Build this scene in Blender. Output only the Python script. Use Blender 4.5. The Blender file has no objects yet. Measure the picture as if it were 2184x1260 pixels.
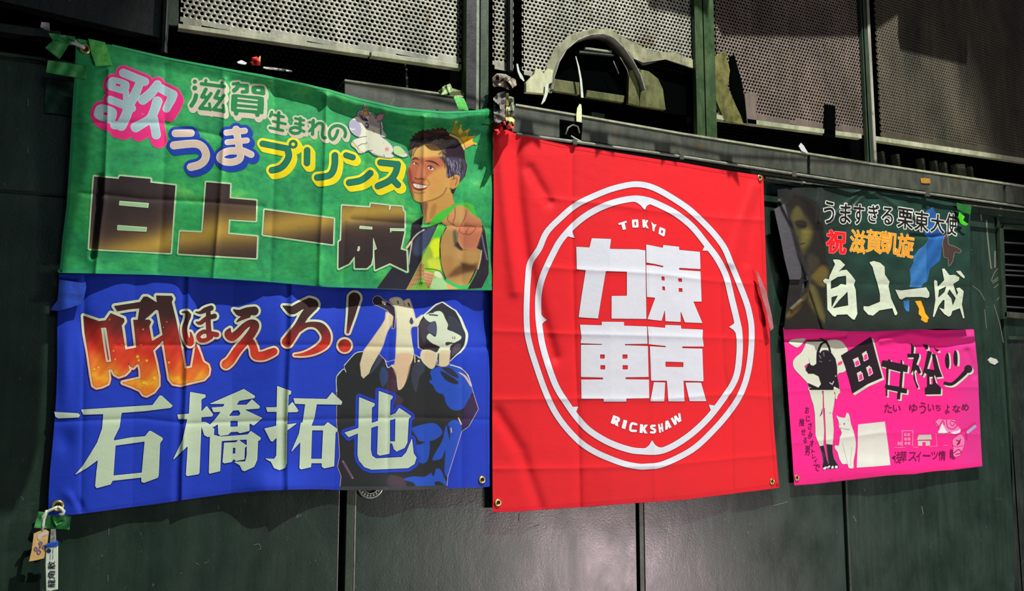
import bpy, bmesh, math, random
import numpy as np
from mathutils import Vector, Matrix

SC = bpy.context.scene
COL = SC.collection
rng = np.random.default_rng(7)
random.seed(7)

# ------------------------------------------------------------------ camera
FPX = 1700.0                       # focal length in pixels of the 2184 x 1260 frame
CAM = np.array([0.0, -2.24, 1.55])
YAW = math.radians(62.88)          # angle between the view and the direction of the wall
PITCH = math.atan(181 / FPX)
cam_d = bpy.data.cameras.new('camera')
cam = bpy.data.objects.new('camera', cam_d)
COL.objects.link(cam)
cam_d.sensor_fit = 'HORIZONTAL'
cam_d.sensor_width = 36.0
cam_d.lens = 36.0 * FPX / 2184.0
cam_d.clip_start = 0.05
FWD = np.array([math.cos(YAW) * math.cos(PITCH), math.sin(YAW) * math.cos(PITCH), math.sin(PITCH)])
RGT = np.array([math.sin(YAW), -math.cos(YAW), 0.0])
UPV = np.cross(RGT, FWD)
cam.matrix_world = Matrix(((RGT[0], UPV[0], -FWD[0], CAM[0]), (RGT[1], UPV[1], -FWD[1], CAM[1]),
                           (RGT[2], UPV[2], -FWD[2], CAM[2]), (0, 0, 0, 1)))
SC.camera = cam

def U(px, py, y=0.0):
    """point of the vertical plane at depth y that stands behind pixel (px, py)"""
    px = np.asarray(px, float); py = np.asarray(py, float)
    d = (FWD[None] * FPX + RGT[None] * (px.reshape(-1, 1) - 1092) - UPV[None] * (py.reshape(-1, 1) - 630))
    t = (np.broadcast_to(np.asarray(y, float), px.shape).reshape(-1) - CAM[1]) / d[:, 1]
    return CAM[None] + d * t[:, None]

def U1(px, py, y=0.0):
    return Vector(U([px], [py], y)[0])

# ------------------------------------------------------------------ world, lamps, exposure
SC.view_settings.view_transform = 'Standard'
SC.view_settings.look = 'None'
SC.view_settings.gamma = 1.0
SC.view_settings.use_curve_mapping = False
SC.view_settings.exposure = 0.0
w = bpy.data.worlds.new('night_sky'); SC.world = w; w.use_nodes = True
w.node_tree.nodes['Background'].inputs[0].default_value = (0.55, 0.62, 0.8, 1)
w.node_tree.nodes['Background'].inputs[1].default_value = 0.055

def lamp(name, kind, loc, target, energy, color, **kw):
    l = bpy.data.lights.new(name, kind); l.energy = energy; l.color = color
    for k, v in kw.items(): setattr(l, k, v)
    o = bpy.data.objects.new(name, l); COL.objects.link(o); o.location = loc
    d = Vector(target) - Vector(loc)
    o.rotation_euler = d.to_track_quat('-Z', 'Y').to_euler()
    return o
KEY = Vector((2.3, -2.5, 6.9))
AIM = Vector((1.90, 0.0, 1.86))
lamp('street_flood_light', 'SPOT', KEY, AIM, 2300, (1.0, 0.985, 0.93), spot_size=math.radians(42.0), spot_blend=0.28, shadow_soft_size=0.016)
lamp('cool_fill_light', 'AREA', (1.9, -4.8, 3.2), (1.6, 0, 1.7), 20, (0.66, 0.92, 0.92), shape='RECTANGLE', size=2.6, size_y=1.2)  # unseen fill lamp, added to lift the shade over the wall
lamp('shop_front_glow', 'AREA', (3.3, -3.2, 0.10), (1.6, 0, 0.9), 24, (0.94, 1.0, 0.9), shape='RECTANGLE', size=1.6, size_y=0.2)
lamp('pink_sign_glow', 'AREA', (3.45, -3.0, 0.10), (1.5, 0, 0.9), 50, (1.0, 0.66, 0.74), shape='RECTANGLE', size=0.6, size_y=0.2)

# ------------------------------------------------------------------ colours and materials
def lin(c):
    c = np.asarray(c, float) / 255.0
    return np.where(c <= 0.04045, c / 12.92, ((c + 0.055) / 1.055) ** 2.4)

def nodes(name):
    m = bpy.data.materials.new(name); m.use_nodes = True
    nt = m.node_tree
    return m, nt, nt.nodes['Principled BSDF']

def N(nt, typ, **kw):
    n = nt.nodes.new(typ)
    for k, v in kw.items():
        if k.startswith('i_'): n.inputs[k[2:]].default_value = v
        else: setattr(n, k, v)
    return n

def noise(nt, scale, detail=3, vec=None, rough=0.55, dist=0.0):
    n = N(nt, 'ShaderNodeTexNoise'); n.inputs['Scale'].default_value = scale
    n.inputs['Detail'].default_value = detail; n.inputs['Roughness'].default_value = rough
    n.inputs['Distortion'].default_value = dist
    if vec is not None: nt.links.new(vec, n.inputs['Vector'])
    return n

def coords(nt, sx=1, sy=1, sz=1):
    t = N(nt, 'ShaderNodeNewGeometry'); m = N(nt, 'ShaderNodeMapping')
    m.inputs['Scale'].default_value = (sx, sy, sz)
    nt.links.new(t.outputs['Position'], m.inputs['Vector'])
    return m.outputs['Vector']

def ramp(nt, fac, stops):
    r = N(nt, 'ShaderNodeValToRGB')
    el = r.color_ramp.elements
    while len(el) < len(stops): el.new(0.5)
    for e, (p, c) in zip(el, stops):
        e.position = p; e.color = (*c, 1) if len(c) == 3 else c
    nt.links.new(fac, r.inputs['Fac'])
    return r

def bump(nt, b, height, strength, dist=0.001):
    n = N(nt, 'ShaderNodeBump'); n.inputs['Strength'].default_value = strength; n.inputs['Distance'].default_value = dist
    nt.links.new(height, n.inputs['Height']); nt.links.new(n.outputs['Normal'], b.inputs['Normal'])
    return n

def mixc(nt, fac, a, b, mode='MIX'):
    n = N(nt, 'ShaderNodeMix', data_type='RGBA', blend_type=mode)
    for s, v in ((0, fac), (6, a), (7, b)):
        if hasattr(v, 'links') or hasattr(v, 'is_linked'): nt.links.new(v, n.inputs[s])
        elif s == 0: n.inputs[0].default_value = v
        else: n.inputs[s].default_value = (*v, 1)
    return n.outputs[2]

def mat_print(name, rough=0.62, weave=0.3, mott=0.03, sheen=0.04, crumple=0.0):
    """dyed polyester: colour from the print attribute, woven relief"""
    m, nt, b = nodes(name)
    a = N(nt, 'ShaderNodeVertexColor', layer_name='print_colour')
    n1 = noise(nt, 420, 2, coords(nt, 1, 1, 1))
    r = ramp(nt, n1.outputs['Fac'], [(0.3, (1 - mott * 2,) * 3), (0.7, (1 + mott,) * 3)])
    col = mixc(nt, 1.0, a.outputs['Color'], r.outputs['Color'], 'MULTIPLY')
    nt.links.new(col, b.inputs['Base Color'])
    b.inputs['Roughness'].default_value = rough
    b.inputs['Specular IOR Level'].default_value = 0.18
    b.inputs['Sheen Weight'].default_value = sheen
    n2 = noise(nt, 900, 1, coords(nt, 1, 1, 1))
    n3 = noise(nt, 14 if crumple == 0 else 30, 3, coords(nt, 1.0, 1, 1.3), 0.5)
    ad = N(nt, 'ShaderNodeMath', operation='MULTIPLY_ADD')
    nt.links.new(n3.outputs['Fac'], ad.inputs[0]); ad.inputs[1].default_value = 7.0 + crumple * 3
    nt.links.new(n2.outputs['Fac'], ad.inputs[2])
    bump(nt, b, ad.outputs[0], weave, 0.0009)
    return m

def mat_green_dye(name):
    m, nt, b = nodes(name)
    n0 = noise(nt, 7, 5, coords(nt, 1, 1, 1.3), 0.65, 0.6)
    r = ramp(nt, n0.outputs['Fac'], [(0.30, tuple(lin((22, 122, 76)))), (0.48, tuple(lin((40, 160, 92)))), (0.60, tuple(lin((50, 176, 92)))), (0.74, tuple(lin((104, 206, 96))))])
    n4 = noise(nt, 60, 3, coords(nt))
    r4 = ramp(nt, n4.outputs['Fac'], [(0.3, (0.78,) * 3), (0.7, (1.12,) * 3)])
    nt.links.new(mixc(nt, 1.0, r.outputs['Color'], r4.outputs['Color'], 'MULTIPLY'), b.inputs['Base Color'])
    b.inputs['Roughness'].default_value = 0.6; b.inputs['Specular IOR Level'].default_value = 0.3
    n2 = noise(nt, 900, 1, coords(nt)); n3 = noise(nt, 14, 3, coords(nt, 1.0, 1, 1.3), 0.5)
    ad = N(nt, 'ShaderNodeMath', operation='MULTIPLY_ADD')
    nt.links.new(n3.outputs['Fac'], ad.inputs[0]); ad.inputs[1].default_value = 8.0
    nt.links.new(n2.outputs['Fac'], ad.inputs[2])
    bump(nt, b, ad.outputs[0], 0.4, 0.001)
    return m

def mat_metal_paint(name, c1, c2, rough=(0.38, 0.6), spec=0.5, scratch=True, metallic=0.0, bumps=0.35, sc=6.0, rust=None):
    """old sheet metal paint: blotches, drips, fine scratches, uneven gloss"""
    m, nt, b = nodes(name)
    big = noise(nt, sc, 6, coords(nt, 1, 1, 0.6), 0.62, 0.3)
    r = ramp(nt, big.outputs['Fac'], [(0.3, tuple(lin(c1))), (0.7, tuple(lin(c2)))])
    col = r.outputs['Color']
    drip = noise(nt, 40, 3, coords(nt, 1, 1, 0.06), 0.6)
    rd = ramp(nt, drip.outputs['Fac'], [(0.35, (0.82,) * 3), (0.7, (1.15,) * 3)])
    col = mixc(nt, 1.0, col, rd.outputs['Color'], 'MULTIPLY')
    if scratch:
        sp = noise(nt, 95, 2, coords(nt, 1, 1, 0.7), 0.5, 0.8)
        rs = ramp(nt, sp.outputs['Fac'], [(0.70, (0, 0, 0)), (0.76, (1, 1, 1))])
        f = N(nt, 'ShaderNodeMath', operation='MULTIPLY'); f.inputs[1].default_value = 0.35
        nt.links.new(rs.outputs['Color'], f.inputs[0])
        col = mixc(nt, f.outputs[0], col, tuple(lin((120, 130, 118))))
    if rust is not None:
        rn = noise(nt, 22, 5, coords(nt, 1, 1, 0.7), 0.7)
        rr = ramp(nt, rn.outputs['Fac'], [(0.58, (0, 0, 0)), (0.66, (1, 1, 1))])
        f = N(nt, 'ShaderNodeMath', operation='MULTIPLY'); f.inputs[1].default_value = 0.7
        nt.links.new(rr.outputs['Color'], f.inputs[0])
        col = mixc(nt, f.outputs[0], col, tuple(lin(rust)))
    nt.links.new(col, b.inputs['Base Color'])
    b.inputs['Metallic'].default_value = metallic
    b.inputs['Specular IOR Level'].default_value = spec
    rg = ramp(nt, big.outputs['Fac'], [(0.3, (rough[0],) * 3), (0.7, (rough[1],) * 3)])
    nt.links.new(rg.outputs['Color'], b.inputs['Roughness'])
    fine = noise(nt, 160, 3, coords(nt))
    ad = N(nt, 'ShaderNodeMath', operation='MULTIPLY_ADD')
    nt.links.new(big.outputs['Fac'], ad.inputs[0]); ad.inputs[1].default_value = 4.0
    nt.links.new(fine.outputs['Fac'], ad.inputs[2])
    bump(nt, b, ad.outputs[0], bumps, 0.0012)
    return m

def mat_plain(name, rgb, rough=0.5, metallic=0.0, spec=0.5, nz=0.12, ns=120, bp=0.2, trans=0.0, alpha=1.0):
    m, nt, b = nodes(name)
    n = noise(nt, ns, 3, coords(nt))
    c = lin(rgb)
    r = ramp(nt, n.outputs['Fac'], [(0.3, tuple(np.clip(c * (1 - nz), 0, 1))), (0.7, tuple(np.clip(c * (1 + nz), 0, 1)))])
    nt.links.new(r.outputs['Color'], b.inputs['Base Color'])
    b.inputs['Roughness'].default_value = rough; b.inputs['Metallic'].default_value = metallic
    b.inputs['Specular IOR Level'].default_value = spec
    b.inputs['Transmission Weight'].default_value = trans; b.inputs['Alpha'].default_value = alpha
    bump(nt, b, n.outputs['Fac'], bp, 0.001)
    return m

# ------------------------------------------------------------------ signed distance drawing
def cr(pts, closed=False, n=6):
    """smooth curve through points (rows of any width)"""
    p = np.asarray(pts, float); k = len(p)
    out = []
    rng_ = range(k if closed else k - 1)
    for i in rng_:
        if closed: a, b, c, d = p[(i - 1) % k], p[i], p[(i + 1) % k], p[(i + 2) % k]
        else: a, b, c, d = p[max(i - 1, 0)], p[i], p[i + 1], p[min(i + 2, k - 1)]
        for t in np.arange(n) / n:
            out.append(0.5 * ((2 * b) + (c - a) * t + (2 * a - 5 * b + 4 * c - d) * t * t + (3 * b - a - 3 * c + d) * t ** 3))
    if not closed: out.append(p[-1])
    return np.array(out)

class F:
    """drawing frame: coordinates measured in an enlarged view, (x0, y0) its corner, s its scale"""
    def __init__(f, x0, y0, s): f.x0, f.y0, f.s = x0, y0, s
    def xy(f, a):
        a = np.asarray(a, float).reshape(-1, 2)
        return np.stack([f.x0 + a[:, 0] / f.s, f.y0 + a[:, 1] / f.s], 1)
    def p(f, *a): return ('P', f.xy(a))
    def pc(f, *a): return ('P', cr(f.xy(a), True))
    def h(f, *a): return ('H', f.xy(a))
    def hc(f, *a): return ('H', cr(f.xy(a), True))
    def r(f, x0, y0, x1, y1): return ('H', f.xy([x0, y0, x1, y0, x1, y1, x0, y1]))
    def st(f, r, *a):
        q = f.xy(a); return ('S', np.column_stack([q, np.full(len(q), r / f.s)]))
    def sc(f, r, *a):
        q = f.xy(a); return ('S', cr(np.column_stack([q, np.full(len(q), r / f.s)])))
    def v(f, *a):
        a = np.asarray(a, float).reshape(-1, 3); q = f.xy(a[:, :2])
        return ('S', cr(np.column_stack([q, a[:, 2] / f.s])))
    def vl(f, *a):
        a = np.asarray(a, float).reshape(-1, 3); q = f.xy(a[:, :2])
        return ('S', np.column_stack([q, a[:, 2] / f.s]))
    def d(f, x, y, r): return ('S', np.array([[f.x0 + x / f.s, f.y0 + y / f.s, r / f.s]]))
PH = F(0, 0, 1)

def poly_sdf(X, Y, P):
    d = np.full(X.shape, 1e9); ins = np.zeros(X.shape, bool)
    n = len(P)
    for i in range(n):
        ax, ay = P[i]; bx, by = P[(i + 1) % n]
        ex, ey = bx - ax, by - ay; l = ex * ex + ey * ey
        if l < 1e-9: continue
        wx, wy = X - ax, Y - ay
        t = np.clip((wx * ex + wy * ey) / l, 0, 1)
        dx, dy = wx - ex * t, wy - ey * t
        np.minimum(d, dx * dx + dy * dy, out=d)
        if ay != by:
            c = ((ay > Y) != (by > Y)) & (X < ex * (Y - ay) / ey + ax)
            ins ^= c
    d = np.sqrt(d)
    return np.where(ins, -d, d)

def stroke_sdf(X, Y, S):
    if len(S) == 1: return np.hypot(X - S[0, 0], Y - S[0, 1]) - S[0, 2]
    d = np.full(X.shape, 1e9)
    for i in range(len(S) - 1):
        ax, ay, ar = S[i]; bx, by, br = S[i + 1]
        ex, ey = bx - ax, by - ay; l = max(ex * ex + ey * ey, 1e-9)
        wx, wy = X - ax, Y - ay
        t = np.clip((wx * ex + wy * ey) / l, 0, 1)
        np.minimum(d, np.hypot(wx - ex * t, wy - ey * t) - (ar + (br - ar) * t), out=d)
    return d

def edges_sdf(X, Y, E_):
    d = np.full(X.shape, 1e9); ins = np.zeros(X.shape, bool)
    for ax, ay, bx, by in E_:
        ex, ey = bx - ax, by - ay; l = ex * ex + ey * ey
        if l < 1e-12: continue
        wx, wy = X - ax, Y - ay
        t = np.clip((wx * ex + wy * ey) / l, 0, 1)
        np.minimum(d, (wx - ex * t) ** 2 + (wy - ey * t) ** 2, out=d)
        if ay != by: ins ^= ((ay > Y) != (by > Y)) & (X < ex * (Y - ay) / ey + ax)
    d = np.sqrt(d)
    return np.where(ins, -d, d)

def line_d(X, Y, pts):
    S = np.column_stack([np.asarray(pts, float).reshape(-1, 2), np.zeros(len(pts) // 2)])
    return stroke_sdf(X, Y, S)

def sdf(X, Y, prims):
    d = np.full(X.shape, 1e9)
    for k, a in prims:
        if k == 'P': d = np.minimum(d, poly_sdf(X, Y, a))
        elif k == 'S': d = np.minimum(d, stroke_sdf(X, Y, a))
        elif k == 'E': d = np.minimum(d, edges_sdf(X, Y, a))
        elif k == 'H': d = np.maximum(d, -poly_sdf(X, Y, a))
    return d

def bbox(prims):
    lo = np.array([1e9, 1e9]); hi = -lo
    for k, a in prims:
        if k == 'H': continue
        r = a[:, 2].max() if k == 'S' else 0
        lo = np.minimum(lo, a[:, :2].min(0) - r); hi = np.maximum(hi, a[:, :2].max(0) + r)
        if k == 'E': lo = np.minimum(lo, a[:, 2:].min(0)); hi = np.maximum(hi, a[:, 2:].max(0))
    return lo, hi

def march(x0, y0, g, D, coarse=4):
    """mesh of the region D < 0 on a grid: full cells as quads, border cells cut at the zero line"""
    ny, nx = D.shape; ny -= 1; nx -= 1
    D = np.where(np.abs(D) < 1e-6, 1e-6, D)
    ins = D < 0
    W = nx + 1
    c0 = ins[:-1, :-1]; c1 = ins[:-1, 1:]; c2 = ins[1:, 1:]; c3 = ins[1:, :-1]
    code = c0 * 1 + c1 * 2 + c2 * 4 + c3 * 8
    full = code == 15
    jj, ii = np.meshgrid(np.arange(ny), np.arange(nx), indexing='ij')
    faces = []
    if coarse > 1 and ny >= coarse and nx >= coarse:
        by, bx = ny // coarse, nx // coarse
        blk = full[:by * coarse, :bx * coarse].reshape(by, coarse, bx, coarse).all((1, 3))
        bj, bi = np.nonzero(blk)
        a = bj * coarse * W + bi * coarse
        faces.append(np.stack([a, a + coarse, a + coarse * W + coarse, a + coarse * W], 1))
        m = np.zeros_like(full); m[:by * coarse, :bx * coarse] = np.repeat(np.repeat(blk, coarse, 0), coarse, 1)
        full = full & ~m
    j, i = np.nonzero(full); a = j * W + i
    faces.append(np.stack([a, a + 1, a + W + 1, a + W], 1))
    nv = (nx + 1) * (ny + 1)
    HB = nv; VB = nv + nv                       # ids of crossings on horizontal / vertical edges
    for k in range(1, 15):
        j, i = np.nonzero(code == k)
        if not len(j): continue
        a = j * W + i
        cid = [a, a + 1, a + W + 1, a + W]
        eid = [HB + a, VB + a + 1, HB + a + W, VB + a]
        bit = [(k >> q) & 1 for q in range(4)]
        cols = []
        for q in range(4):
            if bit[q]: cols.append(cid[q])
            if bit[q] != bit[(q + 1) % 4]: cols.append(eid[q])
        faces.append(np.stack(cols, 1))
    used = np.unique(np.concatenate([f.ravel() for f in faces]))
    pos = np.zeros((len(used), 2))
    gi = used < nv
    pos[gi] = np.stack([used[gi] % W, used[gi] // W], 1)
    h = (used >= HB) & (used < VB); a = used[h] - HB; x = a % W; y = a // W
    if len(a):
        t = D[y, x] / (D[y, x] - D[y, x + 1]); pos[h] = np.stack([x + t, y], 1)
    v = used >= VB; a = used[v] - VB; x = a % W; y = a // W
    if len(a):
        t = D[y, x] / (D[y, x] - D[y + 1, x]); pos[v] = np.stack([x, y + t], 1)
    pos = pos * g + np.array([[x0, y0]])
    faces = [np.searchsorted(used, f) for f in faces if len(f)]
    return pos, faces

def grid_for(prims, g, pad):
    lo, hi = bbox(prims); lo -= pad + 2 * g; hi += pad + 2 * g
    nx = int((hi[0] - lo[0]) / g) + 2; ny = int((hi[1] - lo[1]) / g) + 2
    X, Y = np.meshgrid(lo[0] + np.arange(nx) * g, lo[1] + np.arange(ny) * g)
    return lo, X, Y

def shifted(D, g, dx, dy):
    out = D.copy(); n = max(2, int(max(abs(dx), abs(dy)) / (1.2 * g)) + 1)
    for k in range(1, n + 1):
        sx = int(round(dx * k / n / g)); sy = int(round(dy * k / n / g))
        S = np.full_like(D, 1e9)
        ys, yd = (slice(0, D.shape[0] - sy), slice(sy, None)) if sy >= 0 else (slice(-sy, None), slice(0, sy))
        xs, xd = (slice(0, D.shape[1] - sx), slice(sx, None)) if sx >= 0 else (slice(-sx, None), slice(0, sx))
        S[yd, xd] = D[ys, xs]
        out = np.minimum(out, S)
    return out

def build(name, pos, faces, y0, hfn, mat, parent=None, cols=None, eps=None, smooth=True):
    """pos: pixel places on the sheet; y0: depth of the sheet; hfn: how far it stands out there"""
    eps = 0.0 if eps is None else eps
    def P(x, y): return U(x, y, y0 - hfn(x, y) - eps)
    x, y = pos[:, 0], pos[:, 1]
    co = P(x, y)
    d = 0.6
    nr = np.cross(P(x, y + d) - P(x, y - d), P(x + d, y) - P(x - d, y))
    nr /= np.linalg.norm(nr, axis=1)[:, None] + 1e-12
    nr[nr[:, 1] > 0] *= -1
    return mesh_from(name, co, faces, mat, parent, cols, nr if smooth else None)

def mesh_from(name, co, faces, mat, parent=None, cols=None, nr=None):
    me = bpy.data.meshes.new(name)
    tot = np.concatenate([np.full(len(f), f.shape[1], np.int32) for f in faces])
    lv = np.concatenate([f[:, ::-1].ravel() for f in faces]).astype(np.int32)
    root = Vector((0, 0, 0))
    if parent is not None:
        q = parent
        while q is not None: root += q.location; q = q.parent
    co = co - np.array(root)[None]
    me.vertices.add(len(co)); me.vertices.foreach_set('co', co.ravel())
    me.loops.add(len(lv)); me.loops.foreach_set('vertex_index', lv)
    me.polygons.add(len(tot))
    st = np.concatenate([[0], np.cumsum(tot)[:-1]]).astype(np.int32)
    me.polygons.foreach_set('loop_start', st); me.polygons.foreach_set('loop_total', tot)
    me.update(calc_edges=True)
    if cols is not None:
        at = me.color_attributes.new('print_colour', 'FLOAT_COLOR', 'POINT')
        at.data.foreach_set('color', np.column_stack([cols, np.ones(len(cols))]).ravel())
    if nr is not None:
        me.polygons.foreach_set('use_smooth', np.ones(len(tot), bool))
        me.normals_split_custom_set_from_vertices([tuple(v) for v in nr])
    me.materials.append(mat)
    o = bpy.data.objects.new(name, me); COL.objects.link(o)
    if parent is not None: o.parent = parent
    return o

def colour_of(c, pos):
    if callable(c): return c(pos[:, 0], pos[:, 1])
    return np.broadcast_to(lin(c), (len(pos), 3))

class Sheet:
    """a hanging cloth: everything printed on it is laid onto the same surface"""
    def __init__(s, y0, hfn, mat, root): s.y0, s.h, s.mat, s.root, s.lv = y0, hfn, mat, root, 1
    def art(s, name, prims, layers, g=0.8, pad=None, level=None, coarse=2, label=None, parent=None, E=0.00013):
        """layers: (offset px, colour[, (dx, dy) extrusion]) from the bottom one up"""
        level = s.lv if level is None else level
        pad = max([l[0] for l in layers] + [0]) + max([max(abs(l[2][0]), abs(l[2][1])) for l in layers if len(l) > 2] + [0]) + 2
        lo, X, Y = grid_for(prims, g, pad)
        D = sdf(X, Y, prims)
        PP, FF, CC, EE = [], [], [], []; base = 0
        for k, l in enumerate(layers):
            DD = D - l[0]
            if len(l) > 2: DD = shifted(DD, g, *l[2])
            if not (DD < 0).any(): continue
            pos, faces = march(lo[0], lo[1], g, DD, coarse)
            PP.append(pos); FF += [f + base for f in faces]; base += len(pos)
            CC.append(colour_of(l[1], pos)); EE.append(np.full(len(pos), 0.0005 + (level + k) * E))
        o = build(name, np.concatenate(PP), FF, s.y0, s.h, s.mat, parent or s.root, np.concatenate(CC), np.concatenate(EE))
        if label: o['label'] = label
        return o

TEXT = bpy.data.curves.new('lettering', 'FONT'); TEXT.resolution_u = 3
TOBJ = bpy.data.objects.new('lettering', TEXT); COL.objects.link(TOBJ)
_gc = {}
def glyph(ch):
    """outline edges of one character of the built-in font, fitted to the unit square"""
    if ch in _gc: return _gc[ch]
    TEXT.body = ch
    bpy.context.view_layer.update()
    ob = TOBJ.evaluated_get(bpy.context.evaluated_depsgraph_get()); me = ob.to_mesh()
    co = np.array([v.co[:2] for v in me.vertices]).reshape(-1, 2)
    key, inv = np.unique(np.round(co, 5), axis=0, return_inverse=True); inv = inv.ravel()
    cnt = {}
    for p in me.polygons:
        q = [inv[i] for i in p.vertices]
        for i in range(len(q)):
            e = (min(q[i], q[(i + 1) % len(q)]), max(q[i], q[(i + 1) % len(q)])); cnt[e] = cnt.get(e, 0) + 1
    ob.to_mesh_clear()
    E_ = np.array([e for e, n in cnt.items() if n == 1 and e[0] != e[1]], int)
    lo, hi = key.min(0), key.max(0)
    key = (key - (lo + hi) / 2) / np.maximum(hi - lo, 0.1)
    _gc[ch] = (key, E_); return _gc[ch]

def text_art(s, name, items, layers, level=3, label=None, g=0.45):
    """items: (char, x, y, width px, height px, turn deg[, shear]) centred at pixel x, y; layers: (offset px, colour)"""
    prims = []
    for it in items:
        ch, x, y, w_, h_, rot = it[:6]; sh = it[6] if len(it) > 6 else 0.0
        q, E_ = glyph(ch)
        qx, qy = q[:, 0] * w_, -q[:, 1] * h_
        qy = qy + sh * qx; a = math.radians(rot)
        P = np.stack([x + qx * math.cos(a) - qy * math.sin(a), y + qx * math.sin(a) + qy * math.cos(a)], 1)
        prims.append(('E', np.concatenate([P[E_[:, 0]], P[E_[:, 1]]], 1)))
    return s.art(name, prims, layers, g=g, level=level, label=label, coarse=1)

# ------------------------------------------------------------------ solid helpers
def bmobj(name, bm, mat, parent=None, smooth=False):
    me = bpy.data.meshes.new(name)
    root = Vector((0, 0, 0)); q = parent
    while q is not None: root += q.location; q = q.parent
    bmesh.ops.translate(bm, verts=bm.verts, vec=-root)
    bmesh.ops.recalc_face_normals(bm, faces=bm.faces)
    bm.to_mesh(me); bm.free()
    if smooth: me.polygons.foreach_set('use_smooth', np.ones(len(me.polygons), bool))
    me.materials.append(mat)
    o = bpy.data.objects.new(name, me); COL.objects.link(o)
    if parent is not None: o.parent = parent
    return o

def slab(bm, pts, yf, yb, bev=0.0):
    """solid between the planes yf (front) and yb whose front outline is seen at the pixels pts"""
    pts = np.asarray(pts, float).reshape(-1, 2)
    f = U(pts[:, 0], pts[:, 1], yf)
    vf = [bm.verts.new(p) for p in f]; vb = [bm.verts.new((p[0], yb, p[2])) for p in f]
    a = bm.faces.new(vf); b_ = bm.faces.new(vb[::-1]); n = len(vf)
    for i in range(n): bm.faces.new((vf[i], vb[i], vb[(i + 1) % n], vf[(i + 1) % n]))
    if bev > 0:
        bmesh.ops.bevel(bm, geom=list(a.edges), offset=bev, segments=2, affect='EDGES', profile=0.6)

def xslab(bm, x0, x1, z0, z1, yf, yb, bev=0.0):
    vf = [bm.verts.new((x, yf, z)) for x, z in ((x0, z0), (x1, z0), (x1, z1), (x0, z1))]
    vb = [bm.verts.new((v.co.x, yb, v.co.z)) for v in vf]
    a = bm.faces.new(vf); bm.faces.new(vb[::-1])
    for i in range(4): bm.faces.new((vf[i], vb[i], vb[(i + 1) % 4], vf[(i + 1) % 4]))
    if bev > 0: bmesh.ops.bevel(bm, geom=list(a.edges), offset=bev, segments=2, affect='EDGES', profile=0.6)

def tube(bm, pts, r, n=8, caps=True):
    pts = [Vector(p) for p in pts]; rings = []
    rs = r if hasattr(r, '__len__') else [r] * len(pts)
    for i, p in enumerate(pts):
        t = (pts[min(i + 1, len(pts) - 1)] - pts[max(i - 1, 0)]).normalized()
        a = t.orthogonal().normalized() if i == 0 else (rings_a - t * rings_a.dot(t)).normalized()
        rings_a = a; b_ = t.cross(a)
        rings.append([bm.verts.new(p + (a * math.cos(2 * math.pi * k / n) + b_ * math.sin(2 * math.pi * k / n)) * rs[i]) for k in range(n)])
    for i in range(len(rings) - 1):
        for k in range(n): bm.faces.new((rings[i][k], rings[i][(k + 1) % n], rings[i + 1][(k + 1) % n], rings[i + 1][k]))
    if caps: bm.faces.new(rings[0][::-1]); bm.faces.new(rings[-1])

def torus(bm, c, R, r, n=28, m=8, flat=0.6, ax=None):
    for i in range(n):
        pass
    V = []
    for i in range(n):
        a = 2 * math.pi * i / n
        V.append([bm.verts.new((c[0] + (R + r * math.cos(b)) * math.cos(a), c[1] - r * flat * math.sin(b), c[2] + (R + r * math.cos(b)) * math.sin(a)))
                  for b in [2 * math.pi * k / m for k in range(m)]])
    for i in range(n):
        for k in range(m):
            bm.faces.new((V[i][k], V[(i + 1) % n][k], V[(i + 1) % n][(k + 1) % m], V[i][(k + 1) % m]))

def disc(bm, c, R, th, n=28, bev=0.0):
    vf = [bm.verts.new((c[0] + R * math.cos(2 * math.pi * k / n), c[1], c[2] + R * math.sin(2 * math.pi * k / n))) for k in range(n)]
    vb = [bm.verts.new((v.co.x, c[1] + th, v.co.z)) for v in vf]
    f = bm.faces.new(vf); bm.faces.new(vb[::-1])
    for i in range(n): bm.faces.new((vf[i], vb[i], vb[(i + 1) % n], vf[(i + 1) % n]))
    if bev: bmesh.ops.bevel(bm, geom=list(f.edges), offset=bev, segments=2, affect='EDGES')

def thing(name, loc, label, cat, group=None):
    o = bpy.data.objects.new(name, None); COL.objects.link(o); o.location = loc
    o.empty_display_size = 0.05
    if label: o['label'] = label
    if cat: o['category'] = cat
    if group: o['group'] = group
    return o

def tag(o, label=None, cat=None, group=None, kind=None):
    if label: o['label'] = label
    if cat: o['category'] = cat
    if group: o['group'] = group
    if kind: o['kind'] = kind
    return o

def gauss(X, Y, cx, cy, rx, ry, rot=0):
    a = math.radians(rot); dx = X - cx; dy = Y - cy
    u = dx * math.cos(a) + dy * math.sin(a); v = -dx * math.sin(a) + dy * math.cos(a)
    return np.exp(-(u / rx) ** 2 - (v / ry) ** 2)

def crease(X, Y, pts, w_):
    d = line_d(X, Y, pts); return np.exp(-(np.sqrt(d * d + 9.0) - 3.0) / w_)

def paint(base, ops):
    """colour field: soft patches painted over a base colour (a printed picture)"""
    def fn(X, Y):
        c = np.broadcast_to(lin(base), (len(X), 3)).copy()
        for prims, col, fe in ops:
            d = sdf(X, Y, prims if isinstance(prims, list) else [prims])
            a = np.clip(0.5 - d / (2 * max(fe, 0.3)), 0, 1)[:, None]
            a = a * a * (3 - 2 * a)
            op = 1.0
            if len(col) == 4: op = col[3]
            c = c * (1 - a * op) + lin(col[:3]) * a * op
        return c
    return fn

def zig(X, Y, xs, hs, lean):
    """soft facets between the old folding lines; lean: sideways drift of the lines per pixel down"""
    return np.interp(X + (Y - 450) * lean * 1.0, xs, hs)
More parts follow.
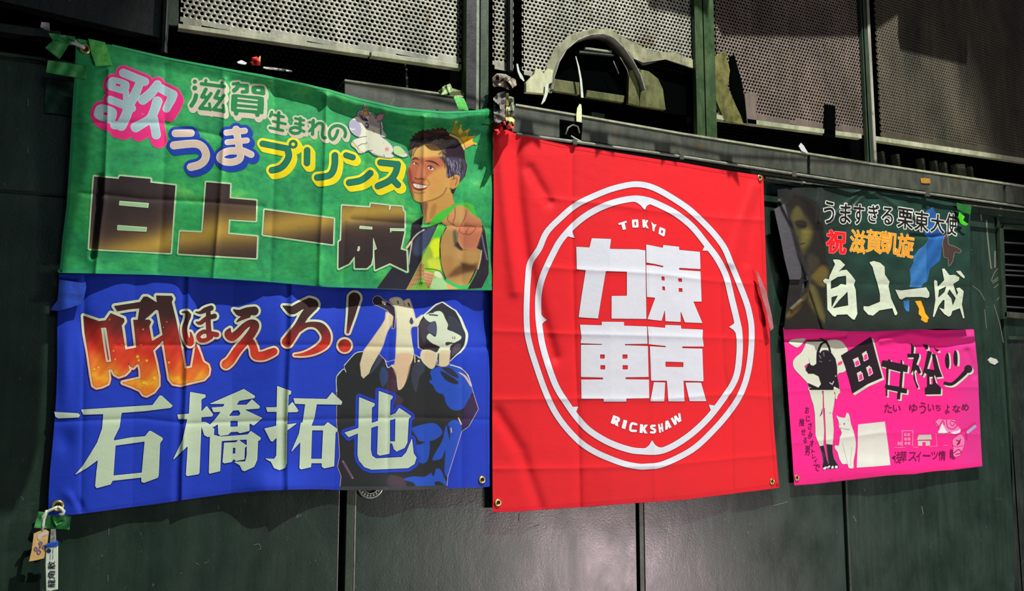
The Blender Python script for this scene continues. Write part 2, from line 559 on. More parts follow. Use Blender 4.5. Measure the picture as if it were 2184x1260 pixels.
# ------------------------------------------------------------------ the wall
M_wall = mat_metal_paint('dark_green_wall_paint', (26, 44, 35), (46, 66, 55), rough=(0.28, 0.42), spec=0.5)
M_seam = mat_metal_paint('green_seam_strip_paint', (34, 52, 40), (52, 68, 50), rough=(0.4, 0.55), sc=18)
M_void = mat_plain('black_backing', (4, 5, 5), rough=0.9, spec=0.0)
M_rail = mat_metal_paint('grey_rail_paint', (52, 58, 50), (80, 84, 72), rough=(0.42, 0.62), sc=16, rust=(84, 66, 40))
M_pipe = mat_plain('bare_conduit', (128, 134, 118), rough=0.45, spec=0.5, nz=0.3, ns=40)
M_screen = mat_metal_paint('galvanised_screen', (112, 116, 104), (178, 178, 160), rough=(0.42, 0.6), sc=7, scratch=False, metallic=0.15, rust=(104, 92, 58))
M_lip = mat_metal_paint('screen_lip_paint', (130, 138, 112), (178, 182, 150), rough=(0.45, 0.6), sc=14, scratch=False)
M_post = mat_metal_paint('olive_post_paint', (26, 52, 24), (56, 82, 38), rough=(0.4, 0.6), sc=20)
M_darkpost = mat_metal_paint('black_post_paint', (12, 16, 14), (28, 33, 29), rough=(0.4, 0.6), sc=20)
M_arch = mat_metal_paint('arch_metal', (84, 86, 78), (150, 150, 136), rough=(0.45, 0.6), sc=25)
M_ground = mat_metal_paint('asphalt', (40, 40, 42), (62, 62, 62), rough=(0.8, 0.95), spec=0.2, scratch=False, sc=40)

bm = bmesh.new(); xslab(bm, -2.2, 6.0, -0.06, 0.0, -5.2, 0.3)
tag(bmobj('floor', bm, M_ground), kind='structure')
wall = thing('wall_back', (2.0, 0.0, 0.0), None, None)
for k in ('label', 'category'):
    if k in wall: del wall[k]
wall['kind'] = 'structure'
bm = bmesh.new(); xslab(bm, -2.2, 6.0, 0.0, 6.4, 0.1, 0.16)
bmobj('backing_sheet', bm, M_void, wall)
SEAMS = [-1.42, -0.40, 0.612, 1.618, 2.602, 3.69, 4.78, 5.9]
for i in range(len(SEAMS) - 1):
    a, b_ = SEAMS[i], SEAMS[i + 1]
    bm = bmesh.new(); xslab(bm, a + 0.012, b_ - 0.004, 0.0, 2.335, 0.0, 0.03, 0.003)
    bmobj('panel', bm, M_wall, wall)
    bm = bmesh.new()
    if i == 2: xslab(bm, a + 0.014, a + 0.036, 0.0, 2.335, -0.004, 0.0, 0.0015)
    elif i == 3: xslab(bm, a + 0.006, a + 0.024, 0.0, 2.335, -0.003, 0.0, 0.0015)
    else: xslab(bm, a + 0.013, a + 0.024, 0.0, 2.335, -0.002, 0.0, 0.001)
    bmobj('seam_strip', bm, M_seam, wall)
bm = bmesh.new(); tube(bm, [(0.651, -0.003, 0.0), (0.651, -0.003, 2.3)], 0.0028, 8)
bmobj('seam_bead', bm, M_pipe, wall, True)
bm = bmesh.new(); tube(bm, [(1.645, -0.002, 0.0), (1.645, -0.002, 2.3)], 0.0016, 8)
bmobj('seam_bead', bm, M_seam, wall, True)

# louvre of the right hand bay: a dark recess with thin slats
bm = bmesh.new(); slab(bm, [2136, 488, 2300, 500, 2300, 690, 2144, 672], -0.003, 0.0, 0.001)
bmobj('louvre_recess', bm, M_void, wall)
for yy in (515, 540, 562, 574, 584, 607, 630, 652):
    bm = bmesh.new(); slab(bm, [2141, yy, 2300, yy + 9, 2300, yy + 12, 2141, yy + 3], -0.016, -0.002, 0.001)
    bmobj('louvre_slat', bm, mat_plain('slat_grey', (70, 74, 72), 0.5) if yy == 515 else bpy.data.materials['slat_grey'], wall)
bm = bmesh.new(); slab(bm, [2133, 486, 2141, 486, 2148, 680, 2140, 680], -0.018, 0.0, 0.002); bmobj('louvre_frame', bm, M_seam, wall)
bm = bmesh.new(); slab(bm, [2141, 478, 2300, 488, 2300, 498, 2141, 488], -0.018, 0.0, 0.002); bmobj('louvre_frame', bm, M_seam, wall)
bm = bmesh.new(); slab(bm, [2143, 664, 2300, 676, 2300, 692, 2143, 676], -0.018, 0.0, 0.002); bmobj('louvre_frame', bm, M_rail, wall)
bm = bmesh.new(); slab(bm, [2154, 720, 2300, 724, 2300, 1400, 2166, 1300], -0.002, 0.002, 0.001)
bmobj('lower_hatch', bm, mat_metal_paint('hatch_paint', (26, 34, 30), (44, 54, 48), sc=10), wall)
bm = bmesh.new(); slab(bm, [2152, 716, 2300, 720, 2300, 728, 2152, 724], -0.01, 0.002, 0.001); bmobj('hatch_frame', bm, M_seam, wall)

# upper bay on the left: solid dark boards above the banners' top
bm = bmesh.new(); slab(bm, [-220, -60, 350, -40, 353, 84, -220, -50], -0.02, 0.02, 0.002)
bmobj('upper_board', bm, M_darkpost, wall)
bm = bmesh.new(); slab(bm, [-120, 32, 130, 66, 130, 84, -120, 52], -0.035, 0.0, 0.003)
bmobj('upper_board_lip', bm, M_darkpost, wall)
bm = bmesh.new(); slab(bm, [-160, 88, 165, 132, 165, 139, -160, 96], -0.022, 0.0, 0.002)
bmobj('upper_board_lip', bm, M_seam, wall)
bm = bmesh.new(); slab(bm, [-160, 392, 150, 416, 150, 421, -160, 397], -0.006, 0.0, 0.001)
bmobj('upper_board_lip', bm, M_darkpost, wall)

# ------------------------------------------------------------------ rail under the screen
rail = thing('ledge_rail', U1(1500, 310, -0.05), 'long painted grey ledge rail running along the wall above the banners', 'rail')
def strip(name, top, bot, yf, yb, mat, parent, bev=0.002):
    """long horizontal member between two seen edges"""
    bm = bmesh.new(); slab(bm, list(top) + list(np.asarray(bot).reshape(-1, 2)[::-1].ravel()), yf, yb, bev)
    return bmobj(name, bm, mat, parent)
RT = [700, 166, 728, 171, 990, 208, 1110, 226, 1240, 248, 1456, 286, 1860, 350, 2184, 398, 2300, 415]
RB = [700, 200, 728, 205, 990, 268, 1110, 283, 1240, 300, 1456, 330, 1860, 392, 2184, 437, 2300, 452]
cuts = [(735, 990), (1092, 1230), (1236, 1722), (1728, 2140), (2146, 2300)]
def interp(L, x):
    L = np.asarray(L, float).reshape(-1, 2); return float(np.interp(x, L[:, 0], L[:, 1]))
def between(L, a, b_):
    L = np.asarray(L, float).reshape(-1, 2)
    return [v for p in ([(a, interp(L, a))] + [tuple(q) for q in L if a + 4 < q[0] < b_ - 4] + [(b_, interp(L, b_))]) for v in p]
for a, b_ in cuts:
    strip('rail_face', between(RT, a, b_), between(RB, a, b_), -0.05, -0.006, M_rail, rail)
# upper flange, its worn bright edge
for a, b_ in ((735, 990), (1100, 2300)):
    t = np.asarray(between(RT, a, b_)).reshape(-1, 2)
    strip('rail_edge', (t + [0, -3.5]).ravel(), (t + [0, 0.5]).ravel(), -0.054, 0.03, M_lip, rail, 0.0008)
# conduits along the lower edge
def along(L, a, b_, dy, y, n=24):
    xs = np.linspace(a, b_, n); return [Vector(p) for p in U(xs, [interp(L, x) + dy for x in xs], y)]
cond = thing('conduit', U1(1700, 372, -0.04), 'thin bare metal conduit under the grey ledge rail', 'pipe')
bm = bmesh.new(); tube(bm, along(RB, 1102, 2300, 4.5, -0.061), 0.0055, 10); bmobj('pipe_run', bm, M_pipe, cond, True)
for x in (1222, 1450, 1690, 1975):
    bm = bmesh.new(); slab(bm, [x, interp(RB, x) - 2, x + 9, interp(RB, x) - 1, x + 9, interp(RB, x) + 11, x, interp(RB, x) + 10], -0.068, -0.055, 0.001)
    bmobj('clip', bm, M_rail, cond)
c2 = thing('lower_conduit', U1(1850, 405, -0.03), 'lower thin conduit running out above the black banner', 'pipe')
bm = bmesh.new(); tube(bm, [Vector(p) for p in U([1632, 1770, 1900, 2060, 2300], [378, 397, 412, 436, 466], -0.02)], 0.0045, 10)
bmobj('pipe_run', bm, M_pipe, c2, True)
bm = bmesh.new(); strip('under_strip', [1100, 292, 1456, 340, 1860, 402, 2300, 462], [1100, 312, 1456, 358, 1860, 424, 2300, 484], -0.012, 0.02, M_seam, rail)

# ------------------------------------------------------------------ recess between rail and screen
for i, x in enumerate((862, 1880, 1912, 1966, 1994, 2014, 2040, 2070)):
    w_ = (5, 6, 6, 5, 5, 5, 18, 4)[i]
    y1 = interp(RT, x)
    ytop = {862: 120}.get(x, 322 + (x - 1880) * 0.17)
    bm = bmesh.new(); slab(bm, [x, ytop, x + w_, ytop + 1, x + w_ + 5, y1 + 4, x + 5, y1 + 3], 0.03, 0.06, 0.001)
    bmobj('recess_stud', bm, M_rail if i else M_darkpost, wall)
bm = bmesh.new(); slab(bm, [1262, 238, 1290, 243, 1288, 258, 1262, 254], 0.04, 0.06, 0.001); bmobj('recess_plate', bm, M_seam, wall)

# ------------------------------------------------------------------ perforated screen
def perforated(name, xa, xb, ztop, keep, pitch, rad, y, mat, parent):
    """sheet with a staggered grid of real round holes; keep(px, py) < 0 is where metal stands"""
    zb = 2.46; ny = int((ztop - zb) / (pitch * 0.866)); nx = int((xb - xa) / pitch)
    K = 12
    ang = np.arange(K) * 2 * np.pi / K + np.pi / 12
    ring = np.stack([np.cos(ang), np.sin(ang)], 1) * rad
    hx, hy = pitch / 2, pitch * 0.866 / 2
    m = np.maximum(np.abs(np.cos(ang)) / hx, np.abs(np.sin(ang)) / hy)
    outer = np.stack([np.cos(ang), np.sin(ang)], 1) / m[:, None]
    corners = {0: 1, 3: 1}
    V, Q = [], []; base = 0
    jj, ii = np.meshgrid(np.arange(ny), np.arange(nx + 1), indexing='ij')
    cx = xa + (ii + 0.5 * (jj % 2)) * pitch; cz = zb + (jj + 0.5) * pitch * 0.866
    cx, cz = cx.ravel(), cz.ravel()
    ok = (cx > xa + hx * 0.9) & (cx < xb - hx * 0.9)
    cx, cz = cx[ok], cz[ok]
    # where the cell falls in the picture
    d = np.stack([cx, np.full(len(cx), y), cz], 1) - CAM
    px = 1092 + FPX * (d @ RGT) / (d @ FWD); py = 630 - FPX * (d @ UPV) / (d @ FWD)
    kd = keep(px, py)
    solid = kd > 0
    out = kd > 1e5
    cx, cz, solid = cx[~out], cz[~out], solid[~out]
    n = len(cx)
    cen = np.stack([cx, cz], 1)
    R = rad * (1 + 0.06 * rng.standard_normal((n, 1, 1)))
    inner = cen[:, None, :] + ring[None] / rad * R
    outr = cen[:, None, :] + outer[None] * 1.001
    sq = cen[:, None, :] + np.array([[hx, hy], [-hx, hy], [-hx, -hy], [hx, -hy]])[None]
    pts = np.concatenate([inner, outr, sq, inner], 1)           # 12 + 12 + 4 + 12 back ring
    co = np.zeros((n, pts.shape[1], 3)); co[..., 0] = pts[..., 0]; co[..., 2] = pts[..., 1]; co[..., 1] = y
    co[:, 28:, 1] = y + 0.0015
    b0 = (np.arange(n) * pts.shape[1])[:, None]
    h = ~solid
    quads, tris = [], []
    for k in range(K):
        k2 = (k + 1) % K
        quads.append((b0 + np.array([[k, k2, 12 + k2, 12 + k]]))[h])
        quads.append((b0 + np.array([[k, 28 + k, 28 + k2, k2]]))[h])
    # corners of the rectangular cell
    for q, (u, v) in enumerate(((1, 1), (-1, 1), (-1, -1), (1, -1))):
        a0 = math.atan2(v * hy, u * hx) % (2 * math.pi)
        k = int(math.floor((a0 - ang[0]) / (2 * math.pi / K))) % K
        tris.append((b0 + np.array([[12 + k, 12 + (k + 1) % K, 24 + q]]))[h])
    quads.append((b0 + np.array([[24, 25, 26, 27]]))[solid])
    co = co.reshape(-1, 3)
    fs = [np.concatenate(quads)[:, ::-1], np.concatenate(tris)[:, ::-1]]
    # winding: face -y
    fs = [f[:, ::-1] for f in fs]
    return mesh_from(name, co, [f for f in fs], mat, parent)

M_greybrown = mat_metal_paint('greybrown_screen', (74, 68, 60), (122, 108, 98), rough=(0.42, 0.6), sc=5, scratch=False, metallic=0.1, rust=(92, 80, 50))  # browner, darker version of the screen tone
M_brown = mat_metal_paint('dark_brown_screen', (46, 44, 34), (78, 72, 56), rough=(0.5, 0.7), sc=5, scratch=False, rust=(64, 56, 38))  # darkest brown tone, for the last bay
P_, R_ = 0.0152, 0.0046
LIP = [352, 50, 380, 54, 728, 104, 990, 142, 1092, 152, 1180, 190, 1476, 238, 1540, 250, 1840, 290, 2150, 336, 2400, 372]
def bottom(px): L = np.asarray(LIP, float).reshape(-1, 2); return np.interp(px, L[:, 0], L[:, 1])
PA = PH
arch_out = [PH.p(1176, 190, 1180, 160, 1190, 130, 1206, 106, 1230, 86, 1258, 74, 1285, 72, 1308, 80, 1330, 98, 1350, 118, 1372, 130, 1420, 120, 1478, 140, 1490, 260, 1170, 236)]
def keep_bay(solid_fn=None, arch=False):
    def k(px, py):
        v = np.where(py > bottom(px) - 2, 1e6, np.where(py > bottom(px) - 15, 1.0, -1.0))
        if arch:
            d = sdf(px, py, arch_out)
            v = np.where(d < 4, 1e6, v)
        if solid_fn is not None:
            v = np.where((v < 1) & (solid_fn(px, py)), 1.0, v)
        return v
    return k
screen = thing('perforated_screen', U1(1300, 120, -0.03), 'long galvanised screen with rows of round holes above the rail', 'metal screen')
bays = [(0.14, 0.958, None, False), (1.062, 1.142, None, False), (1.168, 1.902, None, True), (1.986, 2.805, None, False), (2.882, 4.35, None, False)]
for k, (a, b_, s_, ar) in enumerate(bays):
    perforated('perforated_sheet', a, b_, 3.1 if k < 3 else 3.55, keep_bay(s_, ar), P_, R_ if k < 4 else R_ * 0.75, -0.03, (M_screen, M_screen, M_screen, M_greybrown, M_brown)[k], screen)
# folded bottom edge of each sheet
for a, b_ in ((380, 788), (792, 985), (1496, 1838), (1858, 2300)):
    t = np.asarray(between(LIP, a, b_)).reshape(-1, 2)
    strip('folded_edge', (t + [0, -4]).ravel(), (t + [0, 5.5]).ravel(), -0.036, -0.012, M_lip, screen, 0.001)
# plain margin on the left of the first sheet
bm = bmesh.new(); slab(bm, [354, -60, 381, -60, 381, 56, 356, 52], -0.03, -0.02, 0.001); bmobj('sheet_margin', bm, M_seam, screen)

def post(px, ytop, ybot, yf, yb, mat, label, wid, lines=()):
    """upright between the screen sheets; px: left edge at the bottom"""
    t = thing('upright_post', U1(px, ybot, yf), label, 'post')
    a = U1(px, ybot, yf); b_ = U1(px + wid, ybot, yf)
    bm = bmesh.new(); xslab(bm, a.x, b_.x, a.z, 3.55, yf, yb, 0.002); bmobj('post_body', bm, mat, t)
    for f0, f1, m, dy in lines:
        bm = bmesh.new(); xslab(bm, a.x + (b_.x - a.x) * f0, a.x + (b_.x - a.x) * f1, a.z, 3.55, yf - dy, yf - 0.0005, 0.0008)
        bmobj('edge_strip', bm, m, t)
    return t
post(344, 0, 112, -0.045, -0.0315, M_darkpost, 'narrow dark upright at the left end of the perforated screen', 13, [(0.45, 0.75, M_rail, 0.006)])
post(992, 0, 232, -0.058, -0.0315, M_post, 'wide olive upright post between the green and red banners', 50, [(0.0, 0.42, M_darkpost, 0.006), (0.44, 0.56, M_pipe, 0.003), (0.62, 0.9, M_seam, 0.004)])
post(1086, 0, 150, -0.048, -0.0315, M_darkpost, 'thin rusted joint strip right of the wide olive post', 9, [(0.1, 0.4, M_rail, 0.004)])
post(1488, 0, 290, -0.05, -0.0315, M_post, 'green upright post right of the metal arch', 42, [(0.40, 0.44, M_void, 0.002)])
post(1852, 0, 346, -0.048, -0.0315, M_seam, 'slim upright with a bright edge near the right end of the screen', 17, [(0.1, 0.2, M_void, 0.003), (0.62, 0.95, M_screen, 0.006)])

# ------------------------------------------------------------------ metal arch in front of the third sheet
arch = screen
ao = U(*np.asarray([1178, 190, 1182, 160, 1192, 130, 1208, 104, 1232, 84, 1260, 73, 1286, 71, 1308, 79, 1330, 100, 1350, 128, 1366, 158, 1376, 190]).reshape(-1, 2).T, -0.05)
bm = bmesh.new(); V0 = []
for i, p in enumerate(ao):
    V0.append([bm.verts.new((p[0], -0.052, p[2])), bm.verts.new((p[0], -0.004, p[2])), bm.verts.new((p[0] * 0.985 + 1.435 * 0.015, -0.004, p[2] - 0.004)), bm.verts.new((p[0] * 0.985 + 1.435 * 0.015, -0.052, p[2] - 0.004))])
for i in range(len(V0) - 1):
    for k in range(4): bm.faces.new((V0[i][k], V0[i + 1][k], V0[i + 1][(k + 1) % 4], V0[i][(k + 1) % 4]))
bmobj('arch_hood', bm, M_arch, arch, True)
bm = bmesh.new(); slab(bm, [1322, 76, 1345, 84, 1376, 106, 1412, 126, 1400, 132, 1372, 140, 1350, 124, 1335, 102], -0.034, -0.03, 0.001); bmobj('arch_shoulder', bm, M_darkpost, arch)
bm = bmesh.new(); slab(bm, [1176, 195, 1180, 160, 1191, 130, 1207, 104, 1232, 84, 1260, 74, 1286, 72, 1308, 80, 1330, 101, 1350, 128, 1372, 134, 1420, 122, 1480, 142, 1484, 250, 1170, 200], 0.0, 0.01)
bmobj('arch_shade_sheet', bm, M_void, arch)  # black sheet put in for the shade inside the arch
bm = bmesh.new(); slab(bm, [1164, 196, 1166, 140, 1182, 104, 1216, 74, 1260, 61, 1300, 62, 1338, 84, 1392, 110, 1440, 112, 1480, 128, 1480, 146, 1420, 126, 1372, 134, 1350, 124, 1330, 98, 1308, 78, 1286, 71, 1260, 73, 1232, 84, 1208, 104, 1192, 130, 1182, 160, 1177, 198], -0.036, -0.031, 0.0008)
bmobj('arch_surround', bm, mat_metal_paint('worn_arch_surround', (92, 94, 66), (160, 160, 128), sc=30, scratch=False, rust=(86, 82, 44)), arch)
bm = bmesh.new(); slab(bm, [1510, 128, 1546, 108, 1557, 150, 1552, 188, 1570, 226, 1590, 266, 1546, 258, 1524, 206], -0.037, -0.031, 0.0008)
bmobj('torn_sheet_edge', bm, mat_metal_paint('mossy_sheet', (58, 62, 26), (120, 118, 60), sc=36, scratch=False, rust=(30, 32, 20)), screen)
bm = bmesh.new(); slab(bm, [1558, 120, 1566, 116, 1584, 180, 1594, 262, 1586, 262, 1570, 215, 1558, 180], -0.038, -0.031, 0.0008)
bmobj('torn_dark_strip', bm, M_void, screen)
bm = bmesh.new(); slab(bm, [1760, 222, 1782, 226, 1782, 294, 1757, 290], -0.036, -0.031, 0.0008); bmobj('screen_slot', bm, M_void, screen)
bm = bmesh.new(); slab(bm, [1588, 200, 1606, 196, 1618, 206, 1612, 224, 1614, 268, 1594, 264], -0.036, -0.031, 0.0008); bmobj('torn_sheet_edge', bm, M_greybrown, screen)
M_lit_olive = mat_metal_paint('lit_olive', (62, 66, 36), (104, 108, 58), sc=22, rust=(40, 40, 26))  # olive colour stands in for light falling on patches behind the arch
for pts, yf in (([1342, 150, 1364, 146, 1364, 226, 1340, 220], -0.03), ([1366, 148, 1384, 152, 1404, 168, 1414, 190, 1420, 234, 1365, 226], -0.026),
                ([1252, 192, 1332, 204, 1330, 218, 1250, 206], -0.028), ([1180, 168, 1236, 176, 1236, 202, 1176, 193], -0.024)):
    bm = bmesh.new(); slab(bm, pts, yf, yf + 0.014, 0.001); bmobj('lit_patch', bm, M_lit_olive, arch)
bm = bmesh.new(); slab(bm, [1248, 100, 1305, 108, 1305, 112, 1248, 104], -0.03, -0.02, 0.0005); bmobj('cross_bar', bm, M_pipe, arch)
bm = bmesh.new(); slab(bm, [1236, 108, 1310, 116, 1310, 119, 1236, 112], -0.03, -0.02, 0.0005); bmobj('cross_bar', bm, M_seam, arch)
for pts in ([1322, 122, 1328, 132, 1338, 150, 1341, 163], [1308, 130, 1314, 144, 1320, 158]):
    bm = bmesh.new(); tube(bm, [Vector(p) for p in U(*np.asarray(pts).reshape(-1, 2).T, -0.035)], 0.0016, 6); bmobj('wire', bm, M_pipe, arch, True)
# torn lower corner of the sheet left of the arch
M_cream = mat_metal_paint('flaking_cream_paint', (164, 168, 128), (202, 204, 168), sc=30, rough=(0.6, 0.8), scratch=False, rust=(120, 116, 70))
bm = bmesh.new(); slab(bm, [1122, 176, 1130, 167, 1140, 158, 1142, 146, 1152, 148, 1160, 158, 1168, 146, 1180, 150, 1178, 176, 1168, 180, 1167, 200, 1122, 196], -0.045, -0.03, 0.001)
bmobj('torn_sheet_corner', bm, M_cream, screen)

# cable ties and tape ends hanging over the recess
def ribbon(name, pts, wid, y, mat, label, cat, group=None, thick=0.0012):
    """thin tapered strip: centre line in pixels with a width in metres at each point"""
    q = [Vector(p) for p in U(*np.asarray(pts).reshape(-1, 2).T, y)]
    bm = bmesh.new(); L = []
    for i, p in enumerate(q):
        t = (q[min(i + 1, len(q) - 1)] - q[max(i - 1, 0)]).normalized(); s = Vector((t.z, 0, -t.x)).normalized() * (wid[i] / 2)
        L.append([bm.verts.new(p - s), bm.verts.new(p + s), bm.verts.new(p + s + Vector((0, thick, 0))), bm.verts.new(p - s + Vector((0, thick, 0)))])
    for i in range(len(L) - 1):
        for k in range(4): bm.faces.new((L[i][k], L[i + 1][k], L[i + 1][(k + 1) % 4], L[i][(k + 1) % 4]))
    bm.faces.new(L[0]); bm.faces.new(L[-1][::-1])
    o = bmobj(name, bm, mat); return tag(o, label, cat, group)
M_tie = mat_plain('white_nylon', (196, 206, 188), 0.45)
ribbon('cable_tie', [1103, 136, 1106, 152, 1112, 164, 1118, 173], [0.006, 0.008, 0.012, 0.004], -0.05, M_tie, 'pale frayed tie hanging just right of the rusted joint strip', 'tie')
ribbon('cable_tie', [1167, 178, 1165, 200, 1160, 214, 1155, 222], [0.012, 0.011, 0.009, 0.003], -0.052, M_tie, 'short pointed pale tie hanging below the torn cream sheet corner', 'tie')
ribbon('cable_tie', [1228, 120, 1234, 142, 1239, 170, 1242, 208], [0.003, 0.006, 0.008, 0.010], -0.045, M_tie, 'long pale tie hanging inside the left of the arch', 'tie')
ribbon('bottle_shaped_tag', [1238, 222, 1236, 232, 1235, 246, 1235, 260], [0.006, 0.018, 0.021, 0.020], -0.058, mat_plain('cream_tape', (214, 224, 172), 0.5), 'cream tapered tape end folded over the rail below the arch', 'tape')
ribbon('paper_scrap', [1706, 308, 1712, 316, 1718, 322, 1722, 326], [0.020, 0.026, 0.014, 0.008], -0.058, mat_plain('white_scrap', (190, 196, 198), 0.6), 'small white scrap stuck on the rail between red and black banners', 'scrap')
ribbon('tape_piece', [1964, 385, 1972, 385, 1984, 386], [0.020, 0.024, 0.020], -0.0535, mat_plain('orange_tape', (168, 122, 44), 0.6), 'small torn orange tape piece on the rail at the right', 'tape')
# dark box hole in the rail with a crumpled clip
box = thing('rail_cutout', U1(1215, 290, -0.05), 'dark square cutout in the rail with a bent clip inside', 'cutout')
bm = bmesh.new(); slab(bm, [1194, 254, 1243, 262, 1240, 302, 1194, 294], -0.0515, -0.045, 0.001); bmobj('cutout_back', bm, M_void, box)
bm = bmesh.new(); tube(bm, [Vector(p) for p in U([1206, 1212, 1222, 1232, 1236], [286, 272, 266, 270, 284], -0.056)], 0.003, 8); bmobj('bent_clip', bm, M_pipe, box, True)
bm = bmesh.new(); tube(bm, [Vector(p) for p in U([1218, 1228, 1240], [290, 296, 302], -0.06)], 0.0025, 8); bmobj('bent_clip', bm, M_tie, box, True)

# round lock half hidden behind the blue banner
lock = thing('round_lock', U1(790, 1045, -0.01), 'round chrome lock plate half hidden under the blue banner', 'lock')
M_chrome = mat_plain('worn_chrome', (206, 210, 200), 0.28, metallic=0.9)
c = U1(790, 1034, -0.004)
bm = bmesh.new(); torus(bm, (c.x, -0.006, c.z), 0.036, 0.004, 40, 8, 1.0); bmobj('outer_ring', bm, M_chrome, lock, True)
bm = bmesh.new(); disc(bm, (c.x, -0.003, c.z), 0.035, 0.003, 36, 0.001); bmobj('lock_plate', bm, M_darkpost, lock)
bm = bmesh.new(); torus(bm, (c.x, -0.007, c.z), 0.023, 0.003, 36, 8, 1.0); bmobj('inner_ring', bm, M_chrome, lock, True)
for k in range(9):
    a = math.radians(200 + k * 17.5); q = (c.x + 0.0295 * math.cos(a), -0.008, c.z + 0.0295 * math.sin(a))
    bm = bmesh.new(); disc(bm, q, 0.0032, 0.005, 10, 0.0005); bmobj('stud', bm, M_tie, lock)

# white sticker rests and scratches on the wall
M_scr = mat_plain('bare_scratches', (112, 116, 100), 0.6, ns=300)
def scratch_art(name, strokes, r, label=None):
    prims = [PH.sc(r, *s) for s in strokes]
    lo, X, Y = grid_for(prims, 0.5, 1.5)
    pos, faces = march(lo[0], lo[1], 0.5, sdf(X, Y, prims) + 0.15, 4)
    return build(name, pos, faces, -0.0012, lambda x, y: np.zeros(len(x)), M_scr, wall)
scratch_art('scratch', [[2104, 470, 2106, 500, 2110, 540, 2114, 572], [2122, 536, 2122, 570], [2134, 548, 2134, 575], [2092, 452, 2093, 470]], 1.6)
scratch_art('scratch', [[2138, 568, 2126, 575, 2117, 590, 2116, 600, 2128, 592, 2139, 582], [2117, 604, 2130, 596, 2139, 600, 2130, 606, 2120, 614], [2126, 640, 2138, 628, 2146, 640]], 0.9)
scratch_art('scratch', [[2075, 610, 2090, 622, 2100, 640], [2120, 650, 2132, 690, 2140, 730], [2100, 660, 2104, 700]], 0.8)
scratch_art('scratch', [[60, 210, 60, 226], [59, 314, 60, 326]], 0.9)
scratch_art('scratch', [[464, 1078, 467, 1086], [541, 1162, 552, 1160, 556, 1168, 552, 1172], [418, 1200, 424, 1204], [436, 1201, 442, 1198], [230, 1226, 230, 1240], [232, 1124, 232, 1140]], 0.7)
scratch_art('scratch', [[1108, 1096, 1107, 1112], [1140, 1123, 1150, 1118], [1060, 1092, 1046, 1098], [1650, 1078, 1680, 1070], [1966, 1080, 1969, 1096], [1820, 1100, 1826, 1112]], 0.8)
scratch_art('scratch', [[742, 1062, 744, 1072, 741, 1080], [746, 1066, 748, 1078, 751, 1082], [741, 1094, 742, 1100]], 1.0)
bm = bmesh.new(); slab(bm, [2108, 768, 2114, 762, 2126, 766, 2130, 772, 2122, 778, 2112, 774], -0.004, 0.0, 0.001)
tag(bmobj('paint_chip', bm, mat_plain('white_chip', (190, 200, 186), 0.6)), 'small white chip stuck on the wall right of the pink banner', 'sticker')

# ------------------------------------------------------------------ things above the frame, between the lamp and the wall
def toward_lamp(px, py, yo, ysurf):
    P = Vector(U([px], [py], ysurf)[0]); t = (yo - P.y) / (KEY.y - P.y); return P + (KEY - P) * t
M_flag = mat_plain('pennant_cloth', (150, 40, 96), 0.7)
bunt = thing('pennant_string', Vector((1.7, -0.62, 3.4)), 'string of small swallow-tailed pennants hung in front of the wall above the banners', 'bunting')
tops = []
for pts in ([1105, 292, 1128, 296, 1140, 348, 1122, 336, 1094, 350], [1252, 318, 1290, 322, 1296, 370, 1274, 350, 1258, 366], [1390, 338, 1424, 342, 1430, 390, 1412, 368, 1398, 388], [1528, 362, 1556, 366, 1570, 418, 1552, 396, 1546, 400]):
    q = [toward_lamp(x, y, -0.62, -0.04) for x, y in np.asarray(pts, float).reshape(-1, 2)]
    bm = bmesh.new(); up = Vector((0, 0, 0.03))
    q[0] = q[0] + up; q[1] = q[1] + up
    f = [bm.verts.new(p) for p in q]; b2 = [bm.verts.new(p + Vector((0, 0.0015, 0))) for p in q]
    bm.faces.new(f); bm.faces.new(b2[::-1])
    for i in range(5): bm.faces.new((f[i], b2[i], b2[(i + 1) % 5], f[(i + 1) % 5]))
    bmobj('pennant', bm, M_flag, bunt); tops += [q[0], q[1]]
bm = bmesh.new(); tube(bm, [Vector((-1.0, -0.62, tops[0].z + 0.12))] + tops + [Vector((5.0, -0.62, tops[-1].z + 0.25))], 0.003, 6); bmobj('string', bm, M_tie, bunt, True)
blocker = thing('shade_boards', Vector((3.0, -0.7, 3.8)), 'dark unseen boards added above the right half to shade the screen', 'blocker')  # unseen boards, outlines cut to cast the shade wanted on the screen
def board(pts, yo):
    q = [toward_lamp(x, y, yo, -0.03) for x, y in np.asarray(pts, float).reshape(-1, 2)]
    bm = bmesh.new(); f = [bm.verts.new(p) for p in q]; b2 = [bm.verts.new(p + Vector((0, 0.03, 0))) for p in q]; n = len(q)
    bm.faces.new(f); bm.faces.new(b2[::-1])
    for i in range(n): bm.faces.new((f[i], b2[i], b2[(i + 1) % n], f[(i + 1) % n]))
    return bmobj('board', bm, M_darkpost, blocker)
board([1500, -200, 1508, 10, 1540, 78, 1700, 80, 1846, 80, 1925, 26, 1925, -200], -0.75)
board([1922, 26, 1920, 108, 2062, 140, 2066, 46, 2070, -200, 1922, -200], -0.72)
board([2148, 50, 2156, 180, 2400, 230, 2400, -100, 2100, -200, 2100, 30], -0.75)
board([1345, -220, 1378, -10, 1384, 20, 1440, 30, 1478, 40, 1502, 60, 1502, -220], -0.75)

